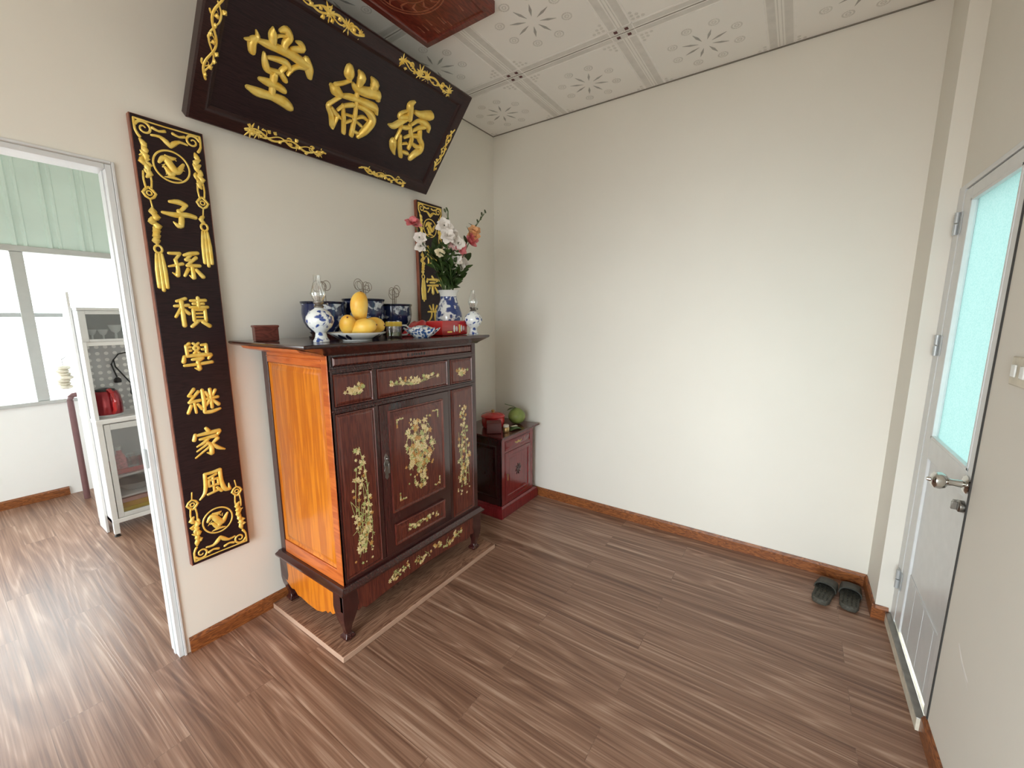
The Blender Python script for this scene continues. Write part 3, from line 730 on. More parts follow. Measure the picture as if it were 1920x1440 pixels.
    # cabriole legs
    for sx,X in ((1,-1.922),(-1,-0.948)):
        for sy,Y in ((1,-0.585),(-1,-0.032)):
            lv = [(0.279,0,.075,0),(0.20,0,.082,0),(0.165,0.0,.070,0),(0.13,.004,.052,0),(0.10,.012,.036,0),(0.075,.018,.028,0),(0.060,.018,.032,0),(0.050,.010,.050,0),(0.040,.010,.050,0),(0.0305,.016,.038,0)]
            mb = MB(); mb.rects(WORLD, [tuple(sorted((X+sx*i, X+sx*(i+w)))) + tuple(sorted((Y+sy*i, Y+sy*(i+w)))) + (z,) for z,i,w,_ in lv])
            mb.build('leg', M['rosewood'], A, bevel=0.003)
altar()

# ================================================================ CARVED SIGN AND COUPLETS
GL = {
'子': [[(28,15,4),(52,12,7),(72,18,6)],[(70,20,5),(60,32,5),(50,40,4)],[(50,38,6),(55,60,7),(52,80,7)],[(53,80,7),(44,84,6),(32,73,2)],[(6,50,4),(40,52,7),(70,47,7),(94,50,6)]],
'孫': [[(8,18,4),(38,16,5)],[(38,17,4),(24,36,4)],[(24,36,5),(28,62,5),(25,84,6)],[(25,85,5),(12,76,2)],[(4,58,3),(42,47,5)],[(88,9,5),(66,14,6),(48,20,4)],[(68,18,4),(52,33,4)],[(52,33,5),(72,34,4)],[(82,24,5),(54,51,4)],[(54,51,5),(90,49,5)],[(68,50,5),(69,88,6)],[(68,89,5),(57,81,2)],[(56,62,5),(44,84,4)],[(78,62,5),(96,84,6)]],
'積': [[(38,8,5),(12,17,4)],[(5,32,4),(44,29,5)],[(25,14,6),(26,94,6)],[(24,36,5),(5,66,4)],[(27,40,5),(43,56,5)],[(50,14,4),(94,12,5)],[(56,24,4),(88,23,4)],[(46,35,4),(98,34,5)],[(72,4,5),(72,36,5)],[(55,43,5),(55,78,5)],[(55,43,4),(89,42,5)],[(89,42,5),(89,79,5)],[(57,55,3),(87,54,3)],[(57,66,3),(87,66,3)],[(55,78,4),(89,78,4)],[(64,82,5),(46,97,5)],[(78,82,5),(98,96,6)]],
'學': [[(32,7,5),(21,16,4)],[(22,14,5),(23,44,5)],[(23,20,4),(35,19,4)],[(23,31,4),(35,30,4)],[(42,7,4),(58,22,4)],[(58,7,4),(42,22,4)],[(42,24,4),(58,40,4)],[(58,24,4),(42,40,4)],[(65,14,4),(80,13,5)],[(79,13,5),(79,44,5)],[(66,28,4),(79,28,4)],[(14,48,5),(10,66,6)],[(14,49,4),(50,46,6),(90,47,6)],[(90,48,6),(82,60,4)],[(34,60,4),(66,57,5)],[(65,58,4),(50,68,4)],[(50,68,6),(53,92,6)],[(52,93,6),(38,88,2)],[(10,78,4),(50,76,5),(92,72,5)]],
'継': [[(28,6,5),(11,27,4)],[(11,27,5),(28,31,4)],[(40,16,5),(10,49,4)],[(10,49,5),(42,46,5)],[(25,48,4),(25,66,4)],[(15,60,5),(4,84,5)],[(25,62,4),(27,86,4)],[(34,58,4),(45,76,5)],[(51,12,5),(53,50,6),(51,88,5)],[(51,89,5),(72,90,6),(99,84,4)],[(74,12,5),(75,76,5)],[(56,45,4),(96,42,5)],[(60,20,4),(67,35,5)],[(90,17,5),(81,35,4)],[(72,47,5),(57,68,4)],[(76,47,4),(96,68,6)]],
'家': [[(48,2,5),(56,14,6)],[(15,18,5),(10,36,6)],[(15,22,4),(50,20,6),(88,18,6)],[(88,20,6),(80,34,4)],[(26,37,4),(76,34,6)],[(54,37,5),(38,50,5),(16,60,3)],[(42,47,4),(57,64,6),(57,92,7)],[(56,93,6),(42,87,2)],[(47,58,4),(14,76,3)],[(54,67,4),(8,97,3)],[(80,44,6),(60,60,4)],[(61,57,4),(76,76,6),(98,88,3)]],
'風': [[(27,11,5),(26,50,6),(20,78,5),(4,96,3)],[(26,12,5),(50,12,5),(75,9,6)],[(74,10,6),(75,50,6),(82,82,7),(99,88,5)],[(98,88,5),(97,66,2)],[(62,21,4),(36,29,4)],[(36,38,4),(36,59,4)],[(36,38,4),(65,37,4)],[(65,37,4),(65,60,4)],[(36,59,4),(65,58,4)],[(50,27,4),(50,82,4)],[(29,86,4),(66,79,4)],[(59,69,4),(72,86,5)]],
'宗': [[(48,2,5),(56,13,6)],[(14,18,5),(10,34,6)],[(14,21,4),(50,19,6),(88,18,6)],[(88,20,6),(80,32,4)],[(32,36,4),(68,34,5)],[(12,52,4),(50,50,5),(92,48,6)],[(51,50,6),(53,92,7)],[(53,93,6),(42,86,2)],[(30,62,5),(14,86,4)],[(70,60,5),(90,84,6)]],
'光': [[(50,4,5),(50,38,6)],[(22,10,5),(34,30,5)],[(80,8,5),(66,30,4)],[(8,42,4),(50,40,5),(94,38,6)],[(38,42,5),(34,68,5),(10,95,3)],[(62,42,5),(62,80,6),(72,92,6),(96,88,4)],[(96,88,4),(96,72,2)]],
'祖': [[(26,4,5),(34,14,5)],[(8,26,4),(40,24,5)],[(40,25,4),(6,60,3)],[(26,46,5),(27,96,5)],[(32,50,4),(44,62,5)],[(56,14,5),(56,86,5)],[(56,14,4),(86,13,5)],[(86,13,5),(86,86,5)],[(58,37,4),(84,36,4)],[(58,60,4),(84,59,4)],[(44,88,5),(99,85,5)]],
}
SIGN = {'tang':[[(0.229,0.438,0.0034),(0.234,0.415,0.0162),(0.245,0.375,0.0116)],[(0.256,0.439,0.0072),(0.276,0.451,0.0145),(0.294,0.434,0.0155),(0.285,0.409,0.0144),(0.286,0.385,0.0122)],[(0.241,0.407,0.0059),(0.258,0.422,0.0053),(0.277,0.43,0.006)],[(0.322,0.432,0.0048),(0.341,0.432,0.0111),(0.351,0.417,0.0138),(0.312,0.4,0.0086)],[(0.176,0.4,0.0033),(0.185,0.38,0.0101),(0.171,0.358,0.0159),(0.177,0.326,0.0139)],[(0.145,0.355,0.0044),(0.168,0.361,0.0114)],[(0.185,0.37,0.0071),(0.221,0.373,0.0139),(0.264,0.377,0.0154),(0.312,0.38,0.0177),(0.359,0.373,0.018),(0.385,0.372,0.0196)],[(0.377,0.39,0.0152),(0.397,0.361,0.0187),(0.409,0.334,0.0122)],[(0.383,0.36,0.0121),(0.354,0.35,0.0099),(0.333,0.332,0.0098),(0.321,0.305,0.0077)],[(0.218,0.34,0.0059),(0.227,0.315,0.0122),(0.241,0.29,0.0137),(0.261,0.284,0.0075)],[(0.236,0.331,0.0073),(0.269,0.339,0.0109),(0.306,0.341,0.0129),(0.327,0.324,0.0103)],[(0.246,0.292,0.0074),(0.28,0.295,0.0098),(0.294,0.301,0.0077)],[(0.305,0.325,0.0101),(0.294,0.301,0.0115),(0.317,0.279,0.0116)],[(0.272,0.283,0.0151),(0.276,0.245,0.0144),(0.282,0.198,0.0131)],[(0.223,0.243,0.0087),(0.252,0.243,0.015),(0.292,0.244,0.0155),(0.322,0.238,0.0131)],[(0.185,0.195,0.0087),(0.225,0.191,0.0176),(0.277,0.196,0.0156),(0.328,0.195,0.0209),(0.363,0.183,0.017)]],'man':[[(0.564,0.444,0.0189),(0.572,0.419,0.0238),(0.583,0.398,0.0105)],[(0.584,0.396,0.0079),(0.558,0.374,0.009),(0.524,0.352,0.0105)],[(0.506,0.344,0.0088),(0.531,0.333,0.0228),(0.562,0.323,0.0161)],[(0.565,0.316,0.0094),(0.537,0.282,0.0091),(0.522,0.257,0.0107),(0.548,0.226,0.0127),(0.57,0.182,0.0144)],[(0.54,0.256,0.0068),(0.565,0.238,0.0113),(0.595,0.227,0.0072)],[(0.58,0.233,0.0112),(0.573,0.172,0.0086)],[(0.612,0.451,0.0079),(0.633,0.431,0.0212),(0.633,0.385,0.0109),(0.639,0.346,0.0112)],[(0.68,0.452,0.0071),(0.707,0.431,0.0228),(0.698,0.405,0.0114)],[(0.602,0.391,0.0082),(0.625,0.379,0.0165),(0.676,0.384,0.0226),(0.73,0.396,0.0244),(0.748,0.38,0.0147)],[(0.577,0.324,0.011),(0.612,0.333,0.0152),(0.649,0.337,0.0143),(0.703,0.339,0.0177),(0.749,0.337,0.0181),(0.767,0.318,0.0092)],[(0.63,0.392,0.0096),(0.649,0.323,0.0098),(0.665,0.257,0.0115),(0.678,0.174,0.0137)],[(0.588,0.287,0.0083),(0.611,0.236,0.0114),(0.635,0.171,0.0119)],[(0.571,0.257,0.0068),(0.593,0.283,0.0098),(0.636,0.306,0.0113)],[(0.66,0.31,0.0114),(0.708,0.312,0.0147),(0.752,0.291,0.0195),(0.757,0.262,0.0217),(0.738,0.215,0.0202),(0.715,0.178,0.0123)],[(0.611,0.253,0.0063),(0.649,0.256,0.0073)],[(0.622,0.214,0.0073),(0.65,0.236,0.0073)],[(0.675,0.258,0.0075),(0.703,0.274,0.009),(0.729,0.27,0.0076)],[(0.681,0.242,0.0067),(0.71,0.232,0.0076)],[(0.673,0.194,0.0074),(0.702,0.192,0.0092)]],'phuc':[[(0.949,0.451,0.0078),(0.935,0.427,0.0196),(0.949,0.397,0.0188),(0.963,0.364,0.0165)],[(0.927,0.394,0.0067),(0.897,0.369,0.0093),(0.9,0.35,0.0106),(0.938,0.367,0.0163)],[(0.854,0.294,0.0052),(0.885,0.298,0.0163),(0.917,0.331,0.0161),(0.944,0.356,0.0136)],[(0.927,0.319,0.0109),(0.932,0.289,0.0096),(0.926,0.241,0.0082)],[(0.917,0.227,0.0207),(0.932,0.196,0.0185),(0.953,0.167,0.0073)],[(0.949,0.268,0.0098),(0.965,0.224,0.0141),(1.001,0.168,0.0134)],[(0.977,0.408,0.0107),(1.011,0.409,0.0166),(1.048,0.42,0.0223),(1.077,0.427,0.0259)],[(0.988,0.344,0.0084),(1.017,0.374,0.0113),(1.056,0.381,0.0169),(1.096,0.371,0.0174),(1.108,0.351,0.0088)],[(1.01,0.317,0.0084),(1.041,0.345,0.0129),(1.074,0.363,0.0143)],[(0.978,0.338,0.011),(1.002,0.306,0.0128),(1.027,0.274,0.013),(1.029,0.224,0.0116)],[(0.975,0.266,0.007),(1.008,0.289,0.01),(1.065,0.304,0.0145)],[(1.056,0.332,0.0147),(1.073,0.296,0.0162),(1.105,0.273,0.0149),(1.109,0.239,0.0185),(1.083,0.207,0.0197),(1.067,0.175,0.0154)],[(0.976,0.231,0.0062),(1.004,0.243,0.0081)],[(0.999,0.193,0.0104),(1.034,0.194,0.0119)],[(1.026,0.257,0.0088),(1.074,0.248,0.0118),(1.098,0.253,0.0122)],[(0.931,0.31,0.0109),(0.965,0.317,0.0126),(0.985,0.33,0.0111)]]}

def curve_pts(f, n, w):
    return [(*f(i/n), w(i/n) if callable(w) else w) for i in range(n+1)]
def spiral(c, r, turns, a0, sg, w, n=18):
    return curve_pts(lambda t: (c[0]+r*(1-.8*t)*math.cos(a0+sg*turns*2*PI*t), c[1]+r*(1-.8*t)*math.sin(a0+sg*turns*2*PI*t)), n, lambda t: w*(1-.35*t))
def ring_pts(c, rx, rz, w, n=28, a0=0, a1=2*PI):
    return curve_pts(lambda t: (c[0]+rx*math.cos(a0+(a1-a0)*t), c[1]+rz*math.sin(a0+(a1-a0)*t)), n, w)

def couplet(xl, glyphs, label, gsize=0.125):
    xr = xl + 0.234; z0, z1 = 0.414, 2.253
    t = thing('couplet_board', ((xl+xr)/2, -0.001, z0), label, 'couplet board', 'carved couplet boards')
    mb = MB(); mb.box(xl+0.003, xr-0.003, -0.030, -0.002, z0+0.002, z1-0.002, 0); mb.box(xl, xr, -0.028, -0.0015, z0, z1, 1)
    mb.build('panel', [M['sign_black'], M['couplet_side']], t, bevel=0.0015)
    F = frame((xl, -0.030, 0), (1,0,0), (0,0,1), (0,-1,0)); G = M['gold']
    K = dict(base=-0.002, h=0.8, step=2)
    rng = random.Random(3)
    def border(top):
        mb = MB(); s = 1 if top else -1
        zt = z1-0.016 if top else z0+0.016
        Z = lambda d: zt - s*d
        st = lambda P: mb.stroke(F, [(a, Z(d), w*1.3) for a,d,w in P], **K)
        st([(0.014,0.0,.0035),(0.11,0.002,.003),(0.22,0.0,.0035)])
        for m in (0,1):
            X = (lambda a: a) if m == 0 else (lambda a: 0.234-a)
            st([(X(a),d,w) for a,d,w in spiral((0.040,0.028),0.026,1.35,PI*1.1,1,.0045)])
            st([(X(0.013),0.0,.004),(X(0.013),0.04,.004),(X(0.024),0.062,.005)])
            st([(X(0.060),0.046,.004),(X(0.085),0.043,.005),(X(0.105),0.056,.008),(X(0.117),0.070,.006)])
            st([(X(0.066),0.018,.005),(X(0.085),0.024,.004),(X(0.105),0.018,.005)])
            # hanging chain of fretwork at each side
            L = (0.52 if m else 0.63) if top else 0.30
            xc = 0.030
            for k in range(5): st([(X(xc+rng.uniform(-.004,.014)),.085+k*.021,.004),(X(xc+rng.uniform(-.018,.016)),.095+k*.021,.006),(X(xc+rng.uniform(-.016,.016)),.108+k*.021,.003)])
            for k in range(6): st([(X(xc+rng.uniform(-.010,.010)),0.07+k*.021,.004),(X(xc+rng.uniform(-.012,.012)),0.085+k*.021,.009),(X(xc+rng.uniform(-.008,.008)),0.10+k*.021,.004)])
            for sx in (-1,1): st([(X(xc+sx*.010),0.185,.0035),(X(xc+sx*.012),0.215,.0035),(X(xc+sx*.008),0.245,.0035)])
            d0 = 0.262
            st([(X(xc),d0-.022,.004),(X(xc-.020),d0,.0045),(X(xc),d0+.022,.004),(X(xc+.020),d0,.0045),(X(xc),d0-.022,.004)])
            st([(X(a),d,w) for a,d,w in ring_pts((xc,d0),.008,.008,.003,10)])
            st([(X(xc),d0+.022,.003),(X(xc+.004),d0+.055,.003)])
            if top:
                e = L - 0.17
                ks = int((e-(d0+.055))/.018)
                for k in range(max(ks,1)): st([(X(xc+rng.uniform(-.004,.004)),d0+.055+k*.018,.005),(X(xc+.008+rng.uniform(-.014,.006)),d0+.068+k*.018,.012 if not m else .008),(X(xc+.003),d0+.080+k*.018,.005)])
                st([(X(a),d,w) for a,d,w in ring_pts((xc+.004,e+.01),.012,.014,.004,12)])
                for q in (-1,0,1): st([(X(xc+.004+q*.009),e+.028,.004),(X(xc+.004+q*.012),e+.09,.007),(X(xc+.004+q*.013),L-(.012 if q else 0),.006)])
        return mb.build('gold_border', G, t)
    border(True); border(False)
    def medallion(cx, cz, seed):
        mb = MB(); r = 0.058; rg = random.Random(seed)
        mb.stroke(F, ring_pts((cx,cz), r, r, .0045, 36), **K)
        mb.stroke(F, curve_pts(lambda q: (cx-.040+.080*q, cz+.006+.020*math.sin(q*7)), 14, lambda q: .006+.009*math.sin(PI*q)), **K)
        mb.stroke(F, curve_pts(lambda q: (cx-.030+.055*q, cz-.018+.012*math.sin(q*8+1)), 12, lambda q: .004+.006*math.sin(PI*q)), **K)
        mb.stroke(F, [(cx-.018,cz+.038,.004),(cx,cz+.030,.010),(cx+.016,cz+.036,.004)], **K)
        mb.stroke(F, [(cx-.028,cz-.044,.003),(cx,cz-.040,.007),(cx+.028,cz-.044,.003)], **K)
        for k in range(11):
            a = rg.uniform(0,2*PI); q = rg.uniform(.018,.034); L = rg.uniform(.012,.020)
            mb.stroke(F, [(cx+q*math.cos(a),cz+q*math.sin(a),.0035),(cx+(q+L*.5)*math.cos(a+.25),cz+(q+L*.5)*math.sin(a+.25),.003),(cx+(q+L)*math.cos(a+.1),cz+(q+L)*math.sin(a+.1),.0018)], **K)
        mb.build('medallion', G, t)
    medallion(0.113, 2.092, 5); medallion(0.116, 0.584, 9)
    for g, zc in zip(glyphs, (1.911, 1.714, 1.523, 1.336, 1.140, 0.956, 0.763)):
        if g is None: continue
        mb = MB(); S = gsize
        for s in GL[g]:
            mb.stroke(F, [(0.117+(a-50)/100*S, zc-(b-50)/100*S*1.04, w/100*S*1.30) for a,b,w in s], base=-0.002, h=0.85, step=3)
        mb.build('carved_character', G, t)
    return t
couplet(-2.281, '子孫積學継家風', 'long dark couplet board with gold characters beside the kitchen doorway')
couplet(-0.872, ('祖','宗','光',None,None,None,None), 'dark gold-trimmed couplet board on the wall behind the flower vase')

def sign():
    o = (-2.109,-0.060,2.285); V = (0,-0.6548,0.7558); N = (0,-0.7558,-0.6548)
    F = frame(o, (1,0,0), V, N)
    t = thing('name_board', (-1.46,-0.05,2.285), 'wide dark lacquered name board with three big gold characters, tilted out high on the wall', 'carved sign')
    Wd, Ht = 1.298, 0.618
    mb = MB(); mb.sweep(F, 0.05, Wd-0.05, 0.05, Ht-0.05, [(0,-0.045),(0,-0.010)]); mb.build('panel', M['sign_black'], t, ang=0)
    mb = MB()
    prof = [(0.0,-0.052),(0.0,-0.008),(0.006,0.0),(0.014,0.002),(0.050,0.004),(0.058,0.001),(0.066,-0.006),(0.074,-0.0098),(0.074,-0.052)]
    rings = [[F(i,i,h),F(Wd-i,i,h),F(Wd-i,Ht-i,h),F(i,Ht-i,h)] for i,h in prof]
    mb.loft(rings + [rings[0]], cap=False); mb.build('frame', M['sign_frame'], t, ang=30)
    for k in ('tang','man','phuc'):
        mb = MB()
        for s in SIGN[k]: mb.stroke(F, [(a,b,w*1.10) for a,b,w in s], base=-0.012, h=1.15, step=4, hmax=0.026, hmin=0.016)
        mb.build('carved_character', M['gold'], t)
    rng = random.Random(11); K = dict(base=0.001, h=0.8, step=2)
    def star(mb, a, b, r, n=9):
        a0 = rng.random()*6
        for k in range(n):
            q = a0+k*2*PI/n; L = r*rng.uniform(.7,1.15)
            mb.stroke(F, [(a+.15*r*math.cos(q),b+.15*r*math.sin(q),r*.14),(a+L*.6*math.cos(q),b+L*.6*math.sin(q),r*.13),(a+L*math.cos(q),b+L*math.sin(q),r*.04)], **K)
        mb.stroke(F, [(a-.1*r,b,r*.22),(a+.1*r,b,r*.22)], **K)
    def vine(p, q, n, stars):
        mb = MB(); L = math.hypot(q[0]-p[0], q[1]-p[1]); d = ((q[0]-p[0])/L, (q[1]-p[1])/L); e = (-d[1], d[0])
        P = lambda s,c: (p[0]+d[0]*s*L+e[0]*c, p[1]+d[1]*s*L+e[1]*c)
        mb.stroke(F, curve_pts(lambda s: P(s, .013*math.sin(s*n*2.1)), 16, .0055), **K)
        mb.stroke(F, curve_pts(lambda s: P(.08+.84*s, .013*math.sin(s*n*2.1+2.4)), 16, .0045), **K)
        for k in range(n*2):
            s = (k+.5)/(n*2); c = rng.uniform(-.018,.018)
            a = P(s, c); b = P(s+rng.uniform(-.04,.04), c+rng.choice((-1,1))*.012); 
            mb.stroke(F, [(*a,.004),((a[0]+b[0])/2,(a[1]+b[1])/2,.0105),(*b,.003)], **K)
        for s,r in stars: star(mb, *P(s,0), r)
        for s in (0.2,0.5,0.8): 
            c = P(s, 0.008); mb.stroke(F, spiral(c, .015, 1.2, rng.random()*6, 1, .0042, 10), **K)
        mb.build('gold_ornament', M['gold'], t)
    vine((0.040,0.165), (0.044,0.450), 5, ())
    vine((0.245,0.585), (0.575,0.585), 6, ((.50,.034),(.76,.03),(.95,.024)))
    vine((0.775,0.583), (1.135,0.583), 6, ((.05,.03),(.38,.034),(.50,.03),(.95,.03)))
    vine((0.205,0.034), (0.575,0.034), 7, ((.06,.032),(.14,.028),(.62,.022),(.92,.026)))
    vine((0.775,0.032), (1.100,0.032), 6, ((.45,.024),(.95,.024)))
    vine((1.262,0.165), (1.262,0.425), 5, ())
sign()

def smoke_panel():
    x0,x1,y0,y1 = -1.78,-1.138,-0.872,-0.437; z = H
    t = thing('ceiling_panel', (-1.46,-0.65,H-0.05), 'carved dark red wooden panel fixed flat under the tiled ceiling', 'ceiling panel')
    F = frame((0,0,H-0.003), (1,0,0), (0,1,0), (0,0,-1))
    mb = MB(); mb.sweep(F, x0,x1,y0,y1, [(0,0.0),(0,0.044),(0.004,0.050),(0.034,0.052),(0.040,0.046),(0.048,0.044)])
    mb.build('panel', M['redp'], t)
    mb = MB(); K = dict(base=0.043, h=0.5, step=2, hmax=.004); cx, cy = -1.46,-0.655
    for r in (.155,.140,.085): mb.stroke(F, ring_pts((cx,cy), r, r, .004, 40), **K)
    for k in range(14):
        q = k*2*PI/14; mb.stroke(F, [(cx+.09*math.cos(q),cy+.09*math.sin(q),.003),(cx+.115*math.cos(q+.2),cy+.115*math.sin(q+.2),.006),(cx+.136*math.cos(q+.1),cy+.136*math.sin(q+.1),.003)], **K)
    rng = random.Random(2)
    for sx in (-1,1):
        for k in range(10):
            a = cx+sx*(.185+.085*rng.random()); b = cy+rng.uniform(-.15,.15)
            mb.stroke(F, [(a-.03*rng.random(),b,.003),(a+.02,b+.004,.004)], **K)
    mb.build('carving', M['redcarve'], t)
M['redp'] = wood('dark_red_panel_wood', (0.105,0.013,0.008), (0.20,0.032,0.017), (2,10,10), 0.3, 0.4)
M['redcarve'] = wood('carved_red_wood', (0.25,0.065,0.03), (0.36,0.11,0.055), (2,10,10), 0.35, 0.3)
smoke_panel()

# ================================================================ ON THE ALTAR CABINET
ZT = 1.3955                                                     # top surface
def R3(rx=0, ry=0, rz=0): return (Matrix.Rotation(rz,3,'Z') @ Matrix.Rotation(ry,3,'Y') @ Matrix.Rotation(rx,3,'X'))

def wood_block():
    mb = MB(); c = math.cos(-0.25); s = math.sin(-0.25)
    F = frame((-1.956,-0.20,ZT+0.0005), (c,s,0), (-s,c,0), (0,0,1))
    mb.rects(F, [(-.044,.044,-.028,.028,0),(-.046,.046,-.030,.030,0.004),(-.046,.046,-.030,.030,0.058),(-.050,.050,-.034,.034,0.064),(-.048,.048,-.032,.032,0.070)])
    tag(mb.build('wooden_box', M['brown_block'], base=(-1.956,-0.20,ZT), bevel=0.002), 'small plain brown wooden box at the amber end of the altar cabinet top', 'wooden box')
wood_block()

def bowl(cx, cy, r, zr, seed, label, stand):
    t = thing('incense_bowl', (cx,cy,ZT), label, 'incense bowl', 'incense bowls on the altar cabinet')
    rng = random.Random(seed); z0 = ZT
    if stand:
        mb = MB(); mb.lathe((cx,cy,ZT+.0005), [(0,0),(r*.72,0),(r*.74,.008),(r*.6,.016),(r*.66,.026),(r*.7,.030),(0,.030)], 28); mb.build('wooden_stand', M['rosewood'], t); z0 = ZT+.0306
    h = zr - z0
    mb = MB(); mb.lathe((cx,cy,z0+.0003), [(0,0),(r*.62,0),(r*.64,.006),(r*.80,h*.16),(r*.93,h*.34),(r*.985,h*.6),(r*.965,h*.86),(r*.97,h-.010),(r*.90,h-.010),(r*.90,h*.8),(0,h*.8)], 40)
    mb.build('bowl', M['porc_bowl'], t)
    mb = MB(); mb.lathe((cx,cy,z0), [(r*.975,h-.012),(r*1.01,h-.008),(r*1.015,h),(r*.93,h),(r*.905,h-.012),(r*.975,h-.012)], 40); mb.build('rim', M['navy'], t)
    mb = MB(); mb.lathe((cx,cy,z0), [(0,h*.8+.0005),(r*.895,h*.8+.0005),(r*.5,h-.022),(0,h-.015)], 28); mb.build('ash', M['sandash'], t)
    n = {1:5,2:6,3:5}[seed]
    for k in range(n):                                           # burnt sticks whose ash curls over
        x = cx+rng.uniform(-.02,.02)*(1 if seed != 2 else 2); y = cy+rng.uniform(-.02,.02); zb = z0+h-.03
        hh = zr + rng.uniform(.055,.085); sx = -1 if k % 2 else 1; x = cx+(x-cx)*.5
        P = [(x,y,zb+(hh-zb)*q/4) for q in range(5)]
        rr = rng.uniform(.018,.027)
        P += [(x+sx*rr*(1-math.cos(a)), y, hh+rr*1.1*math.sin(a)) for a in [0.38*q for q in range(1,15)]]
        mb = MB(); mb.tube(P, 0.0017, 6); mb.build('incense_stick', M['incense'], t)
bowl(-1.645, -0.15, 0.104, 1.576, 1, 'blue and white incense bowl with curled sticks behind the tall oil lamp', True)
bowl(-1.420, -0.17, 0.110, 1.596, 2, 'blue and white incense bowl behind the mangoes, between two other bowls', True)
bowl(-1.212, -0.17, 0.100, 1.573, 3, 'blue and white incense bowl with heart-shaped curled sticks, next to the gold couplet board', True)

def oil_lamp(cx, cy, s, ht, label):
    t = thing('oil_lamp', (cx,cy,ZT), label, 'oil lamp', 'porcelain oil lamps on the altar cabinet'); c = (cx,cy,ZT+.0005)
    mb = MB(); mb.lathe(c, [(0,0),(.030*s,0),(.031*s,.006*s),(.026*s,.012*s),(.022*s,.022*s),(.020*s,.036*s),(.024*s,.042*s),(.042*s,.060*s),(.052*s,.082*s),(.050*s,.100*s),(.036*s,.120*s),(.020*s,.130*s),(.016*s,.134*s),(0,.134*s)], 30)
    mb.build('oil_font', M['porc'], t)
    mb = MB(); mb.lathe(c, [(0,.1345*s),(.016*s,.1345*s),(.019*s,.14*s),(.014*s,.146*s),(.019*s,.152*s),(.020*s,.158*s),(0,.158*s)], 20); mb.build('burner', M['steel_dark'], t)
    z = .1585*s
    mb = MB(); mb.lathe(c, [(.017*s,z),(.026*s,z+.018*s),(.029*s,z+.030*s),(.022*s,z+.052*s),(.014*s,z+.075*s),(.0125*s,ht),(.0115*s,ht),(.013*s,z+.075*s),(.021*s,z+.052*s),(.028*s,z+.030*s),(.025*s,z+.018*s),(.016*s,z),(.017*s,z)], 24)
    mb.build('glass_chimney', M['chimney'], t)
    mb = MB(); mb.tube([(cx+.018*s,cy,ZT+.15*s),(cx+.032*s,cy-.004,ZT+.15*s)], .002*s, 6); mb.ell((cx+.034*s,cy-.004,ZT+.15*s), .003*s,.006*s,.006*s, 8, 6); mb.build('wick_knob', M['steel_dark'], t)
oil_lamp(-1.866, -0.485, 1.06, 0.275, 'blue and white porcelain oil lamp with glass chimney, in front beside the plate of mangoes')
oil_lamp(-0.972, -0.573, 1.0, 0.255, 'blue and white porcelain oil lamp standing alone at the far front end of the cabinet')

def fruit_plate():
    cx, cy = -1.705, -0.505; c = (cx,cy,ZT+.0005)
    t = thing('fruit_plate', (cx,cy,ZT), 'white porcelain plate with dark leaf pattern, piled with mangoes', 'plate')
    prof = [(0,0),(.062,0),(.064,.005),(.085,.012),(.112,.026),(.124,.034),(.126,.037),(.120,.036),(.108,.029),(.080,.016),(0,.012)]
    mb = MB(); mb.lathe(c, prof, 48); mb.build('dish', M['white_porc'], t)
    for a0 in (-2.85,-1.05,0.5,2.0):
        mb = MB()
        for da, w in ((0,.16),(.30,.10),(-.26,.09)):
            ring = []
            for (r,z) in ((.070,.0062),(.085,.0112),(.099,.0186),(.112,.0252),(.121,.0312)):
                k = (r-.070)/.051; ww = w*math.sin(PI*min(max(k*.9+.08,0),1))
                ring.append((r,z,ww))
            L = [Vector((cx+(r+.0012)*math.cos(a0+da-ww), cy+(r+.0012)*math.sin(a0+da-ww), ZT+.0005+z-.0006)) for r,z,ww in ring]
            Rr = [Vector((cx+(r+.0012)*math.cos(a0+da+ww), cy+(r+.0012)*math.sin(a0+da+ww), ZT+.0005+z-.0006)) for r,z,ww in ring]
            n = len(L); mb.add(L+Rr, [(i,i+1,n+i+1,n+i) for i in range(n-1)])
        mb.build('leaf_pattern', M['navy'], t, recalc=False)
    lab = ['mango lying at the end of the plate next to the oil lamp', 'mango lying at the very front of the plate, below the upright one', 'mango lying on the plate on the side of the glass mug', 'mango standing upright on top of the others on the plate']
    def egg(p):
        k = 1 + 0.22*p.z/.06
        return Vector((p.x*k + 0.10*p.z*p.z/.06, p.y*k, p.z))
    spec = [((-1.752,-0.512,ZT+.0625),(.5,-1.0,.3)), ((-1.722,-0.560,ZT+.0595),(1.35,.25,.5)), ((-1.640,-0.520,ZT+.064),(.9,1.25,-.3)), ((-1.698,-0.520,ZT+.140),(.10,-.06,0))]
    for i,(p,r) in enumerate(spec):
        mb = MB(); mb.ell(p, .037,.035,(.076 if i == 3 else .066), 20, 14, 0, R3(*r), egg)
        o = thing('mango', p, 'ripe yellow ' + lab[i], 'mango', 'mangoes on the altar plate')
        mb.build('flesh', M['mango'], o)
        q = Vector(p) + R3(*r) @ Vector(((.013,0,.0755) if i == 3 else (.011,0,.0655)))
        m2 = MB(); m2.ell(q, .004,.004,.004, 8, 6); m2.build('stalk', M['brown_block'], o)
fruit_plate()

